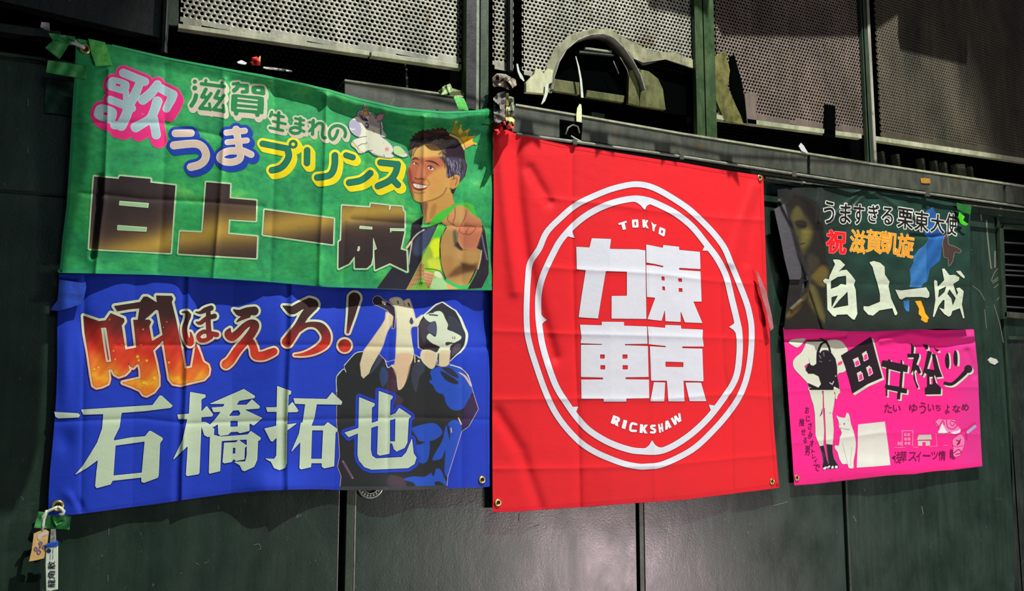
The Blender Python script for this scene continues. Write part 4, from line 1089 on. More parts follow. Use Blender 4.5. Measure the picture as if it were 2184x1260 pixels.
ops += [
    (collar, (70, 196, 60), 0.5), (B.sc(6, 690, 395, 780, 370, 880, 330), (30, 60, 30), 0.8),
    (arm, (176, 138, 80), 0.6), (B.pc(880, 800, 1000, 780, 1020, 900, 960, 1040, 900, 960), (168, 126, 70), 6), (B.pc(1000, 980, 1100, 900, 1250, 900, 1330, 860, 1320, 960, 1180, 1000, 1060, 1040, 960, 1050), (110, 76, 44), 6), (B.pc(1130, 860, 1250, 880, 1330, 920, 1240, 970, 1140, 940), (84, 60, 34), 6),
    (B.pc(1080, 690, 1240, 700, 1340, 760, 1320, 850, 1180, 840, 1080, 780), (186, 146, 84), 6), (B.pc(1020, 460, 1070, 440, 1080, 600, 1040, 640), (96, 84, 70), 4), (B.pc(1080, 590, 1150, 680, 1120, 700, 1050, 640), (50, 40, 50), 3),
    (B.sc(9, 930, 400, 870, 520, 850, 660, 862, 860, 900, 1010, 960, 1100, 1080, 1160, 1200, 1170, 1260, 1080, 1320, 950), (26, 26, 34), 0.7),
    (B.sc(22, 930, 1090, 1060, 1165, 1200, 1180, 1240, 1150), (50, 190, 100), 0.8), (B.p(1330, 960, 1370, 930, 1340, 1050, 1240, 1200, 1190, 1205, 1260, 1100), (110, 200, 60), 0.7),
    (jackr, (38, 32, 44), 0.5), (B.sc(7, 1395, 700, 1380, 820, 1350, 940), (206, 180, 150), 0.5), (B.sc(8, 1400, 500, 1430, 660, 1470, 820), (110, 114, 140), 0.8),
    (hand, (204, 146, 94), 0.6), (B.pc(1060, 130, 1180, 140, 1160, 260, 1130, 360, 1060, 330, 1060, 240), (196, 154, 92), 3), (B.pc(1090, 400, 1380, 380, 1360, 560, 1310, 670, 1170, 670, 1100, 560), (190, 116, 84), 5),
    (B.pc(1180, 230, 1340, 280, 1380, 380, 1240, 380, 1160, 350), (206, 136, 94), 4),
    (B.sc(5, 1045, 140, 1050, 240, 1020, 340, 1040, 370), (120, 70, 40), 1), (B.sc(5, 1200, 180, 1180, 260, 1130, 370), (140, 80, 50), 1), (B.sc(5, 960, 240, 950, 300, 1000, 350, 1070, 390), (130, 76, 46), 1.2),
    (B.sc(5, 1060, 390, 1180, 380, 1250, 380, 1320, 400, 1270, 470, 1220, 495, 1190, 470, 1230, 400), (140, 60, 40), 1), (B.sc(5, 1110, 410, 1105, 450, 1150, 480, 1180, 490), (140, 60, 40), 1),
    (B.st(2, 1080, 590, 1110, 640, 1150, 685, 1200, 690), (90, 50, 40), 1.0)]
CR = paint((232, 190, 60), [
    (A.pc(790, 230, 880, 80, 920, 240, 1000, 200, 1050, 260, 900, 290), (140, 146, 50), 3), (A.p(1010, 380, 1150, 372, 1020, 445, 1000, 460), (232, 160, 100), 1.5),
    (A.p(930, 300, 1050, 265, 1100, 330, 1010, 380, 980, 340), (240, 186, 40), 2), (A.vl(790, 245, 14, 900, 295, 16, 960, 370, 16, 995, 455, 14), (214, 190, 110), 0.6),
    (A.sc(4, 800, 226, 910, 275, 980, 350, 1012, 440), (70, 50, 20), 0.5), (A.sc(3, 905, 195, 915, 250), (60, 50, 10), 0.6), (A.sc(3, 1045, 265, 1045, 310, 1000, 330), (110, 80, 10), 0.6)])
sg.art('man_portrait', man, [(0.5, (120, 180, 70)), (0.0, paint((52, 40, 40), ops))], g=0.62, coarse=1, level=4, label='printed photograph of a smiling man pointing forward')
sg.art('crown_picture', [crown, A.d(880, 66, 20), A.d(948, 118, 15), A.d(1060, 172, 12), A.d(1138, 270, 14), A.d(1158, 374, 18)], [(0.3, (120, 120, 60)), (-0.2, CR)], g=0.6, coarse=1, level=7, label='small printed gold crown')
eyelet(sg, 181, 104, GRN, 0.010)
# ------------------------------------------------------------------ blue banner
def h_blue(X, Y):
    h = 0.004 * np.sin(X / 61.0 + 1.2 + Y / 300.0) + zig(X, Y, [90, 176, 290, 396, 500, 617, 720, 828, 910, 985, 1050], [0, .007, 0, .010, 0, .010, 0.001, .007, 0, .005, 0], 0.012)
    for pts in ([402, 590, 400, 700, 396, 850, 388, 1000, 387, 1066], [622, 600, 620, 720, 614, 850, 613, 1000, 614, 1044]):
        h = h + 0.005 * crease(X, Y, pts, 6)
        h = h - 0.005 * np.exp(-(line_d(X, Y, np.asarray(pts, float) + np.tile([-9, 0], len(pts) // 2)) / 10) ** 2)
    for pts in ([180, 590, 178, 760, 176, 900, 172, 1090], [830, 640, 828, 800, 826, 1040], [985, 640, 985, 800, 984, 1040]):
        h = h - 0.003 * crease(X, Y, pts, 6)
    for pts in ([110, 900, 300, 892, 400, 903, 720, 893, 880, 890, 1045, 895], [250, 737, 420, 735, 700, 735], [720, 738, 880, 741, 1045, 740]):
        h = h - 0.0022 * crease(X, Y, pts, 4)
    # sagging top: stands off where the photo shows light above the shade
    h = h + 0.004 * gauss(X, Y, 270, 600, 90, 60) + 0.001 * gauss(X, Y, 480, 620, 70, 50) - 0.014 * gauss(X, Y, 700, 620, 60, 50) - 0.006 * gauss(X, Y, 600, 610, 50, 40) - 0.008 * gauss(X, Y, 900, 640, 90, 40) - 0.016 * gauss(X, Y, 1014, 690, 36, 60)
    h = h - 0.004
    h = h + 0.010 * gauss(X, Y, 870, 760, 190, 130)
    h = h - 0.006 * gauss(X, Y, 590, 1040, 22, 90) + 0.02 * gauss(X, Y, 590, 1046, 60, 40) + 0.012 * gauss(X, Y, 830, 1045, 60, 30)
    h = h - 0.008 * gauss(X, Y, 190, 720, 22, 60, -20) + 0.006 * gauss(X, Y, 140, 780, 16, 90)
    h = h - 0.006 * gauss(X, Y, 140, 940, 20, 26) + 0.004 * gauss(X, Y, 150, 1060, 20, 12, 40) - 0.004 * gauss(X, Y, 168, 1072, 8, 20, -30)
    return h
BLU = thing('blue_banner', U1(580, 1070, -0.02), 'blue cloth banner with fiery characters and a drawn singer holding a microphone', 'banner')
BLUEC = (30, 62, 188)
sb = Sheet(-0.022, h_blue, M_ink, BLU)
B_OUT = [126, 584, 400, 584, 700, 604, 870, 608, 1046, 610, 1048, 640, 1046, 760, 1044, 900, 1045, 1038, 960, 1041, 870, 1045, 730, 1045, 680, 1043, 620, 1044, 560, 1046, 500, 1051, 440, 1059, 390, 1066, 330, 1075, 260, 1084, 200, 1092, 150, 1098, 103, 1099,
         104, 1050, 107, 1000, 112, 950, 117, 890, 120, 840, 122, 780, 122, 700, 124, 640]
cloth('cloth', B_OUT, sb.y0, h_blue, BLUEC, M_ink, BLU)
sb.art('hem', [PH.st(4, 106, 1094, 150, 1094, 200, 1088, 260, 1080, 330, 1071, 390, 1062, 440, 1055, 500, 1047, 560, 1042, 620, 1040, 680, 1039, 730, 1041)], [(0, (30, 56, 176))], g=1.0, level=1, coarse=1)
sb.art('hem', [PH.st(4, 730, 1041, 870, 1041, 950, 1038)], [(0, (62, 66, 68))], g=1.0, level=6, coarse=1)
sb.art('hem', [PH.st(3, 1042, 1034, 1041, 900, 1043, 760, 1045, 640)], [(0, (34, 62, 190))], g=1.0, level=1, coarse=1)
sb.art('printed_stripe', [PH.p(116, 878, 167, 881, 171, 885, 168, 890, 124, 892, 118, 888)], [(1.0, (20, 30, 110)), (0, (200, 222, 200))], level=2)

def fire(X, Y):
    n = (np.sin(X * 0.13 + Y * 0.05) + np.sin(X * 0.071 - Y * 0.11 + 2) + np.sin(X * 0.31 + Y * 0.23) * 0.5) * 6
    n = n + (np.sin(X * 0.9 + 1.7 * Y) + np.sin(1.3 * X - 0.8 * Y)) * 1.2
    left = -14 * np.exp(-((X - 208) / 26.0) ** 2)
    y = Y + n - left * 1.4
    y = y + np.where(X > 450, -6, 0)
    st = [620, 668, 692, 716, 745, 770, 800, 815, 832]
    cs = np.array([(50, 34, 32), (62, 36, 34), (100, 38, 34), (150, 40, 34), (206, 50, 34), (216, 72, 34), (226, 120, 40), (240, 170, 44), (236, 130, 36)], float)
    return np.stack([np.interp(y, st, lin(cs)[:, k]) for k in range(3)], 1)
def rimc(X, Y):
    t = np.clip((Y - 690) / 60.0, 0, 1)[:, None]
    return lin((186, 206, 180)) * (1 - t) + lin((150, 40, 70)) * t
def rimi(X, Y):
    t = np.clip((Y - 700) / 70.0, 0, 1)[:, None]
    return lin((216, 230, 202)) * (1 - t) + lin((248, 214, 172)) * t
FR = [(7.0, (18, 26, 96)), (6.2, rimc), (4.9, rimi), (3.5, (186, 172, 146)), (2.7, rimi), (0.8, (64, 28, 30)), (0.0, fire)]
FRs = [(6.2, (18, 26, 96)), (5.5, rimc), (4.4, rimi), (3.1, (188, 176, 150)), (2.4, rimi), (0.7, (64, 28, 30)), (0.0, fire)]
q = F(160, 610, 5.25)
hoe = [q.p(95, 335, 180, 365, 270, 395, 345, 385, 400, 305, 545, 365, 552, 395, 520, 440, 545, 600, 560, 715, 690, 690, 655, 380, 705, 380, 725, 245, 600, 258, 475, 280, 440, 225, 730, 180, 770, 120, 810, 120, 920, 188,
            912, 108, 1080, 112, 1095, 140, 1080, 180, 1130, 380, 1178, 620, 1225, 930, 1312, 915, 1338, 760, 1355, 650, 1400, 760, 1430, 850, 1485, 885, 1500, 930, 1490, 990, 1440, 1040, 1320, 1068, 1180, 1103, 1100, 1090, 1060, 1040, 1030, 860, 988, 600,
            870, 720, 905, 860, 932, 1010, 932, 1110, 880, 1180, 800, 1222, 765, 1210, 730, 1160, 640, 1120, 535, 1080, 740, 1035, 735, 940, 720, 870, 690, 870, 650, 912, 620, 900, 590, 850, 605, 940, 560, 985, 490, 1010, 445, 985, 415, 925, 368, 930, 380, 1040, 365, 1090, 300, 1120, 240, 1132, 205, 1110, 185, 1000, 150, 760, 110, 520),
       q.h(770, 378, 830, 330, 905, 260, 935, 270, 985, 548, 860, 622, 845, 540, 828, 450, 850, 400, 830, 378), q.h(285, 462, 352, 460, 380, 640, 412, 850, 345, 855, 310, 640)]
sb.art('printed_character', hoe, FR, level=3, label='large fiery character with a pale outline')
sparks = [(700, 790, 30), (712, 830, 22), (803, 835, 26), (770, 1080, 34), (800, 1095, 24), (1052, 855, 20), (262, 912, 17), (215, 930, 18), (762, 484, 18), (740, 655, 16), (450, 820, 15), (430, 725, 16), (388, 375, 14), (1028, 400, 12), (990, 462, 11), (525, 655, 13), (890, 1030, 34)]
sb.art('printed_sparks', [q.d(x, y, r * 0.6) for x, y, r in sparks], [(0, lambda X, Y: lin((236, 200, 40)) * np.clip((Y - 720) / 60, 0.2, 1)[:, None] + lin((220, 110, 60)) * (1 - np.clip((Y - 720) / 60, 0.2, 1))[:, None])], level=11, g=0.5, coarse=1)['kind'] = 'stuff'
q = F(370, 620, 7)
sb.art('printed_character', [q.v(130, 320, 6, 180, 318, 14, 215, 350, 34, 200, 440, 32, 165, 560, 34, 185, 690, 36, 235, 780, 38, 265, 775, 34, 270, 700, 24, 255, 620, 6), q.p(215, 310, 262, 350, 255, 400, 215, 480, 190, 400),
      q.v(335, 318, 6, 400, 325, 20, 470, 290, 34, 560, 258, 36), q.v(340, 468, 6, 400, 480, 26, 500, 410, 30, 612, 378, 34), q.vl(520, 290, 30, 520, 500, 34, 535, 680, 36), q.sc(27, 535, 625, 450, 610, 372, 670, 400, 735, 480, 735, 560, 690), q.st(34, 560, 640, 645, 655)], FRs, level=13, g=0.6)
sb.art('printed_character', [q.v(900, 285, 8, 990, 330, 44, 1100, 305, 54, 1205, 300, 62), q.v(1120, 370, 30, 1020, 410, 24, 950, 458, 8),
      q.v(845, 565, 8, 815, 640, 50, 870, 690, 56, 950, 640, 50, 1060, 530, 44, 1150, 480, 46, 1215, 510, 60, 1180, 610, 60, 1090, 730, 58, 960, 880, 56, 850, 1040, 58, 785, 1095, 62), q.v(1160, 770, 50, 1200, 860, 52, 1225, 960, 56, 1330, 970, 60, 1430, 935, 58, 1498, 905, 50)], FRs, level=4, g=0.6)
q = F(580, 610, 7)
sb.art('printed_character', [q.v(168, 298, 6, 250, 340, 44, 310, 360, 58, 420, 300, 56, 560, 240, 60), q.v(560, 235, 56, 620, 275, 70, 560, 350, 66, 480, 450, 58, 400, 590, 56, 310, 720, 66, 230, 830, 74), q.v(400, 640, 44, 520, 580, 34, 640, 575, 40, 740, 620, 60, 810, 740, 64, 780, 860, 62, 640, 960, 44, 480, 1015, 22, 340, 1028, 6)], FRs, level=4, g=0.6)
sb.art('printed_mark', [q.vl(1232, 182, 84, 1190, 420, 52, 1132, 688, 16), q.d(1085, 888, 92)], FRs, level=4, g=0.6, label='printed exclamation mark')

# the name
WR = [(1.7, (18, 28, 104)), (0.4, (206, 226, 226)), (-0.6, (190, 212, 180))]
q = F(150, 830, 5.728)
sb.art('printed_character', [q.p(135, 250, 160, 308, 405, 300, 390, 480, 330, 650, 240, 800, 150, 940, 62, 1040, 200, 960, 340, 858, 320, 1020, 305, 1180, 322, 1205, 490, 1160, 515, 1115, 870, 1075, 870, 1130, 900, 1140, 1065, 1080, 1078, 1050, 1095, 655, 1130, 610, 1120, 590, 980, 508, 960, 515, 915, 575, 740, 590, 530, 628, 530, 600, 600, 460, 625, 285, 900, 265, 1225, 225, 1248, 200, 1115, 78, 1090, 80, 1005, 195), q.h(550, 685, 910, 635, 875, 1020, 525, 1055)], WR, level=3)
q = F(365, 820, 6)
sb.art('printed_character', [q.p(245, 95, 435, 130, 440, 160, 385, 190, 385, 350, 455, 275, 535, 380, 525, 405, 385, 415, 385, 478, 440, 478, 500, 515, 550, 570, 545, 640, 470, 670, 425, 645, 405, 580, 385, 520, 360, 1130, 345, 1145, 205, 1168, 192, 1150, 215, 780, 30, 955, 150, 700, 210, 440, 95, 440, 82, 385, 230, 375),
     q.p(500, 245, 930, 58, 1070, 145, 1065, 170, 870, 205, 835, 260, 965, 260, 1035, 190, 1135, 280, 1120, 305, 930, 318, 1165, 428, 1055, 522, 1000, 490, 1000, 590, 880, 620, 850, 600, 760, 605, 730, 640, 630, 655, 605, 625, 600, 500, 545, 540, 495, 520, 560, 450, 640, 345, 545, 350, 520, 295, 665, 285, 690, 245),
     q.p(540, 645, 640, 668, 980, 640, 1020, 595, 1145, 680, 1140, 705, 1110, 720, 1100, 960, 1060, 1050, 940, 1105, 910, 1095, 880, 1030, 810, 990, 950, 985, 970, 900, 970, 700, 645, 720, 625, 1105, 490, 1138, 485, 1120, 500, 640),
     q.p(680, 745, 830, 740, 865, 710, 965, 780, 940, 810, 935, 955, 830, 975, 800, 950, 770, 990, 680, 1005, 660, 990),
     q.h(735, 402, 790, 330, 865, 325, 890, 370, 870, 400), q.h(755, 462, 855, 462, 855, 538, 755, 542), q.h(788, 805, 825, 805, 822, 885, 785, 885)], WR, level=3)
q = F(560, 810, 5.25)
sb.art('printed_character', [q.p(165, 70, 318, 125, 315, 155, 290, 170, 285, 300, 335, 248, 400, 345, 385, 358, 280, 360, 275, 500, 380, 487, 275, 565, 270, 930, 250, 985, 190, 1008, 130, 985, 95, 915, 35, 882, 130, 885, 155, 850, 160, 640, 110, 690, 90, 680, 22, 545, 155, 515, 160, 355, 55, 355, 40, 308, 160, 308),
     q.p(348, 207, 720, 215, 780, 140, 890, 245, 880, 275, 605, 270, 580, 420, 545, 515, 690, 515, 730, 475, 838, 550, 835, 575, 815, 590, 800, 965, 690, 988, 665, 970, 665, 930, 545, 930, 540, 975, 430, 1000, 415, 985, 425, 690, 325, 800, 410, 600, 430, 480, 450, 480, 480, 270, 365, 265), q.h(552, 562, 680, 562, 665, 885, 542, 885)], WR, level=3)
sb.art('printed_character', [q.p(1083, 195, 1255, 265, 1250, 290, 1222, 310, 1220, 485, 1295, 460, 1303, 125, 1455, 180, 1455, 200, 1430, 230, 1425, 400, 1490, 375, 1530, 315, 1665, 405, 1635, 435, 1620, 700, 1590, 760, 1500, 800, 1470, 770, 1455, 715, 1425, 700, 1420, 825, 1310, 845, 1285, 830, 1295, 510, 1215, 535, 1210, 780, 1225, 850, 1270, 880, 1560, 865, 1610, 810, 1672, 660, 1690, 820, 1722, 870, 1700, 940, 1630, 985, 1220, 1003, 1140, 975, 1080, 900, 1065, 840, 1070, 595, 965, 640, 920, 590, 1075, 540), q.h(1425, 450, 1490, 430, 1485, 690, 1425, 690)],
     [(8.0, (34, 66, 190)), (2.0, (18, 28, 104)), (0.4, (206, 226, 226)), (-0.6, (190, 212, 180))], level=6)

# singer
q = F(710, 615, 5.726); r = F(710, 810, 4.666)
micr = [q.d(545, 150, 56), q.p(548, 96, 700, 190, 750, 230, 762, 330, 750, 480, 725, 490, 742, 345, 660, 262, 510, 190)]
armL = q.p(650, 290, 735, 320, 728, 420, 665, 520, 640, 590, 612, 690, 560, 800, 470, 960, 440, 1040, 372, 1100, 345, 1065, 330, 920, 372, 770, 480, 620, 600, 450, 640, 380)
handR = q.pc(700, 130, 760, 110, 820, 118, 858, 155, 885, 145, 930, 132, 960, 200, 990, 300, 1015, 370, 1095, 325, 1100, 400, 1050, 455, 955, 480, 960, 640, 985, 800, 962, 900, 918, 970, 900, 1100, 860, 1200, 800, 1238, 782, 1130, 768, 1010, 712, 945, 760, 900, 772, 700, 782, 480, 765, 250, 700, 165)
hairS = q.p(1040, 470, 1065, 400, 1110, 330, 1170, 290, 1260, 210, 1350, 170, 1450, 240, 1560, 350, 1610, 470, 1645, 560, 1620, 690, 1560, 780, 1500, 810, 1422, 890, 1440, 760, 1400, 700, 1300, 760, 1250, 800, 1100, 745, 1042, 720)
faceS = q.pc(1110, 335, 1200, 300, 1290, 275, 1340, 300, 1372, 370, 1405, 440, 1400, 500, 1470, 530, 1560, 580, 1560, 620, 1490, 660, 1440, 700, 1422, 780, 1415, 900, 1400, 935, 1300, 945, 1275, 860, 1240, 960, 1180, 975, 1080, 870, 1090, 760, 1180, 750, 1262, 780, 1290, 720, 1200, 660, 1145, 600, 1180, 550, 1250, 590, 1270, 500, 1250, 400, 1180, 410)
shirtS = [q.p(360, 775, 270, 795, 140, 940, 160, 1020, 130, 985, 48, 1080, 45, 1260, 1700, 1260, 1690, 1180, 1650, 1060, 1560, 970, 1420, 925, 1300, 950, 1080, 860, 1000, 810, 660, 900, 560, 800), r.p(40, 0, 42, 300, 40, 430, 60, 560, 70, 760, 50, 860, 85, 960, 72, 1085, 400, 1082, 1130, 1075, 1140, 960, 1240, 640, 1280, 510, 1350, 460, 1445, 290, 1380, 80, 1360, 0)]
gapb = q.p(620, 790, 700, 640, 775, 520, 770, 700, 750, 925, 700, 935, 670, 960)
gapc = q.p(960, 490, 1040, 475, 1045, 690, 1080, 800, 1060, 850, 1010, 820, 975, 740, 955, 600)
DK, DG = (40, 44, 44), (58, 62, 78)
BLP = (40, 82, 190)
sing = paint(DK, [
    (r.pc(1000, 60, 1100, 150, 1130, 240, 1200, 300, 1300, 280, 1370, 160, 1380, 40, 1340, 0, 980, 0), BLP, 1.0),
    (q.pc(1210, 990, 1420, 930, 1560, 980, 1650, 1080, 1690, 1200, 1690, 1280, 1300, 1280, 1210, 1100), BLP, 1.0),
    (q.pc(1310, 1010, 1420, 1060, 1530, 1140, 1500, 1170, 1380, 1120), DK, 1.0), (q.pc(1320, 960, 1450, 980, 1540, 1090, 1440, 1060), (44, 48, 66), 1.5),
    (r.pc(800, 470, 1000, 430, 1090, 520, 1000, 600, 870, 610, 830, 560, 790, 500), BLP, 1.0), (r.pc(880, 640, 960, 610, 950, 780, 900, 830, 850, 800, 820, 660), BLP, 1.0),
    (r.pc(1000, 760, 1090, 600, 1120, 470, 1200, 400, 1280, 450, 1260, 640, 1200, 860, 1140, 960, 1110, 900, 1120, 700, 1080, 780, 1000, 800), BLP, 1.0),
    (r.pc(1140, 440, 1160, 480, 1165, 600, 1140, 500), DK, 0.8), (r.pc(700, 990, 800, 960, 920, 960, 1050, 880, 1110, 980, 1130, 1070, 860, 1075, 800, 1020), BLP, 1.0),
    (r.pc(880, 870, 920, 950, 940, 900), DK, 0.6), (r.pc(970, 890, 1000, 960, 1020, 880), DK, 0.6), (r.pc(1010, 1020, 1060, 1010, 1110, 1050, 1050, 1070), DK, 0.8),
    (q.pc(600, 960, 640, 970, 680, 1060, 650, 1160, 600, 1200, 570, 1060), (46, 70, 110), 2), (q.pc(960, 1050, 1000, 920, 1100, 900, 1120, 1000, 1060, 1080, 1020, 1260, 980, 1200), DG, 1.5),
    (q.pc(680, 960, 720, 980, 780, 1100, 790, 1260, 660, 1260, 670, 1100), (72, 44, 60), 1.5), (r.pc(560, 0, 640, 10, 620, 120, 700, 200, 620, 260, 560, 100), (74, 54, 66), 2), (r.pc(560, 950, 700, 980, 720, 1080, 560, 1080), (70, 58, 68), 3),
    (q.pc(620, 620, 660, 620, 600, 860, 500, 1000, 450, 1040, 520, 900), (60, 68, 96), 1.0), (r.pc(1300, 300, 1390, 150, 1440, 290, 1340, 460, 1290, 490), (60, 44, 80), 1.0),
    (armL, (214, 202, 162), 0.4), (handR, (214, 214, 178), 0.4), (q.pc(790, 800, 960, 800, 950, 900, 900, 1100, 820, 1230, 790, 1100, 740, 950), (216, 186, 150), 3),
    (hairS, (44, 44, 54), 0.5), (q.pc(1120, 380, 1180, 420, 1190, 540, 1150, 600, 1110, 660, 1070, 560, 1060, 440), (64, 60, 70), 1.2), (q.pc(1150, 480, 1240, 400, 1260, 560, 1190, 540), (74, 82, 110), 1.0),
    (q.pc(1420, 330, 1520, 380, 1590, 500, 1600, 600, 1520, 560, 1420, 500, 1400, 400), (54, 58, 70), 1.0), (q.pc(1480, 700, 1560, 680, 1540, 760, 1450, 820), (78, 72, 82), 1.0),
    (faceS, (206, 220, 192), 0.4), (q.pc(1090, 770, 1180, 755, 1260, 800, 1240, 950, 1180, 968, 1085, 860), (216, 200, 160), 1.2), (q.pc(1300, 780, 1420, 760, 1410, 930, 1300, 940), (214, 200, 160), 1.2),
    (q.v(1395, 675, 22, 1430, 668, 14, 1480, 668, 4), (60, 52, 54), 0.4), (q.st(5, 1462, 592, 1464, 612), (70, 70, 70), 0.3), (q.st(5, 1488, 590, 1488, 618), (70, 70, 70), 0.3),
    (q.sc(9, 1180, 320, 1240, 325, 1275, 330), (60, 60, 70), 0.5), (q.st(5, 1130, 300, 1230, 295), (60, 70, 70), 0.5),
    (q.v(1290, 800, 8, 1285, 860, 12, 1275, 920, 22), DG, 0.6), (q.v(1060, 740, 18, 1180, 700, 30, 1290, 720, 16), (40, 26, 30), 0.6),
    (micr[0], (40, 42, 50), 0.3), (micr[1], (44, 40, 52), 0.3), (q.p(600, 145, 650, 170, 640, 205, 600, 180), (216, 226, 210), 0.4),
    (q.st(8, 790, 155, 800, 185), (70, 70, 70), 0.4), (q.st(9, 922, 180, 936, 215), (50, 54, 70), 0.4), (q.st(3, 862, 165, 880, 210), (50, 54, 70), 0.3),
    (q.pc(958, 350, 985, 410, 960, 440, 935, 405), (60, 66, 110), 0.4), (q.st(5, 1005, 330, 1010, 355), (40, 60, 140), 0.4),
    (q.v(715, 470, 12, 700, 540, 10, 682, 600, 5), (214, 216, 196), 0.4), (q.d(1048, 885, 14), (216, 210, 180), 0.4), (q.st(6, 1000, 820, 1002, 900), (216, 200, 170), 0.4),
    (q.v(1540, 1025, 4, 1620, 1080, 12, 1685, 1190, 8), (222, 190, 170), 0.5), (r.st(6, 1250, 380, 1278, 440), (222, 190, 170), 0.4), (r.st(5, 1175, 480, 1180, 520), (210, 190, 200), 0.4),
    (gapb, BLUEC, 0.4), (gapc, BLUEC, 0.4), (q.sc(4, 620, 790, 700, 640, 775, 520), (220, 226, 230), 0.3), (q.sc(4, 620, 790, 640, 880, 672, 965, 720, 935), (220, 226, 230), 0.3), (q.sc(4, 960, 485, 960, 620, 985, 760, 1060, 850, 1082, 800, 1045, 690, 1040, 480), (220, 226, 230), 0.3),
    (r.st(9, 100, 810, 196, 975), (150, 110, 130), 0.4), (r.st(4, 105, 820, 190, 965), (60, 50, 110), 0.4)])
silS = shirtS + micr + [armL, handR, hairS, faceS]
sb.art('singer_picture', silS, [(1.3, (206, 180, 196)), (0.2, sing)], g=0.62, coarse=1, level=1, label='printed drawing of a singer leaning back with a microphone')
sb.art('singer_highlight', [q.sc(7, 1105, 330, 1180, 265, 1260, 195, 1340, 165), q.sc(7, 1350, 175, 1440, 235, 1500, 270), q.v(1500, 270, 8, 1560, 370, 14, 1600, 470, 16, 1635, 560, 16, 1620, 680, 14, 1570, 760, 10, 1500, 820, 6, 1430, 890, 4), q.sc(4, 1430, 935, 1560, 975, 1640, 1050, 1690, 1180), q.sc(4, 48, 1260, 45, 1080, 130, 985, 160, 1020), q.sc(4, 140, 940, 270, 795, 360, 770)], [(0, (214, 226, 206))], g=0.6, level=4)['kind'] = 'stuff'
eyelet(sb, 123, 1079, BLU, 0.0105); eyelet(sb, 1028, 1023, BLU)
# curled corner flap on the left edge
bm = bmesh.new(); slab(bm, [106, 661, 124, 640, 126, 596, 178, 604, 182, 600, 184, 612, 178, 640, 176, 648, 150, 656, 125, 663], -0.040, -0.038, 0.001)
fl = bmobj('corner_flap', bm, mat_plain('blue_cloth_flap', (30, 70, 176), 0.5, nz=0.3, ns=60), BLU)

# ------------------------------------------------------------------ red banner
def h_red(X, Y):
    h = zig(X, Y, [1050, 1130, 1224, 1300, 1386, 1460, 1540, 1600, 1660], [0, .004, 0, .006, .002, .006, 0, .004, 0], -0.01) + 0.003 * np.sin(X / 70.0 + 0.4) + 0.004 * np.sin((X + Y * 0.6) / 90.0) * np.clip((1320 - X) / 260, 0, 1)
    for pts in ([1219, 300, 1219, 420, 1221, 560, 1226, 750, 1233, 900, 1237, 1080], [1540, 370, 1532, 500, 1536, 640, 1542, 780, 1560, 900, 1562, 1050]):
        h = h - 0.0045 * crease(X, Y, pts, 5)
    for pts in ([1380, 340, 1384, 500, 1390, 760, 1398, 1070],):
        h = h + 0.0025 * crease(X, Y, pts, 7)
    for pts in ([1160, 420, 1220, 428, 1300, 436, 1400, 450, 1530, 464, 1630, 470], [1170, 570, 1220, 574, 1400, 583, 1530, 600, 1630, 606], [1055, 706, 1220, 712, 1400, 716, 1540, 721, 1640, 724],
                [1052, 852, 1232, 850, 1400, 852, 1560, 840, 1645, 846], [1052, 1000, 1236, 998, 1400, 994, 1560, 978, 1655, 970]):
        h = h + 0.0024 * crease(X, Y, pts, 5)
    h = h - 0.012 * np.exp(-(line_d(X, Y, [1096, 280, 1104, 420, 1120, 540, 1150, 660, 1180, 760]) / 15) ** 2)
    h = h + 0.008 * np.exp(-(line_d(X, Y, [1066, 300, 1080, 460, 1100, 620]) / 14) ** 2)
    h = h - 0.008 * np.exp(-(line_d(X, Y, [1130, 360, 1170, 430]) / 12) ** 2)
    h = h + 0.008 * np.exp(-(line_d(X, Y, [1610, 400, 1580, 480, 1560, 560]) / 12) ** 2) - 0.006 * np.exp(-(line_d(X, Y, [1625, 390, 1604, 470, 1590, 560]) / 10) ** 2)
    h = h - 0.007 * np.exp(-(line_d(X, Y, [1060, 880, 1110, 960, 1150, 1080]) / 14) ** 2)
    h = h + 0.010 * gauss(X, Y, 1400, 1000, 220, 80) + 0.008 * gauss(X, Y, 1360, 560, 160, 160)
    h = h + 0.018 * gauss(X, Y, 1075, 280, 26, 26)
    t = np.clip((Y - 330) / 650.0, 0, 1); h = h - 0.032 * t
    return h
RED = thing('red_banner', U1(1355, 1070, -0.03), 'square red cloth banner with a white double ring emblem and blocky characters', 'banner')
sr = Sheet(-0.060, h_red, M_ink, RED)
RC = (224, 32, 40)
R_OUT = [1052, 266, 1066, 268, 1080, 276, 1096, 283, 1130, 291, 1165, 299, 1200, 306, 1300, 323, 1400, 339, 1456, 347, 1540, 362, 1628, 375, 1631, 480, 1635, 600, 1641, 700, 1645, 800, 1650, 900, 1656, 980, 1662, 1040, 1610, 1047, 1560, 1053, 1456, 1066, 1350, 1073, 1260, 1080, 1200, 1084, 1100, 1091, 1051, 1092, 1050, 950, 1050, 800, 1051, 600, 1053, 450]
cloth('cloth', R_OUT, sr.y0, h_red, RC, M_ink, RED)
sr.art('hem', [PH.st(4.5, 1055, 1087, 1100, 1086, 1200, 1079, 1350, 1068, 1456, 1061, 1560, 1048, 1658, 1035)], [(0, (216, 24, 40))], g=1, level=1, coarse=1)
sr.art('hem', [PH.st(3.5, 1658, 1035, 1646, 900, 1641, 800, 1637, 700, 1631, 600, 1627, 480, 1624, 380)], [(0, (220, 28, 42))], g=1, level=1, coarse=1)
sr.art('hem', [PH.st(3.5, 1098, 287, 1130, 295, 1200, 310, 1300, 327, 1400, 343, 1456, 351, 1540, 366, 1620, 378)], [(0, (220, 28, 42))], g=1, level=1, coarse=1)
WH = [(1.1, (130, 34, 44)), (0.3, (232, 234, 238)), (-0.7, (214, 220, 228))]
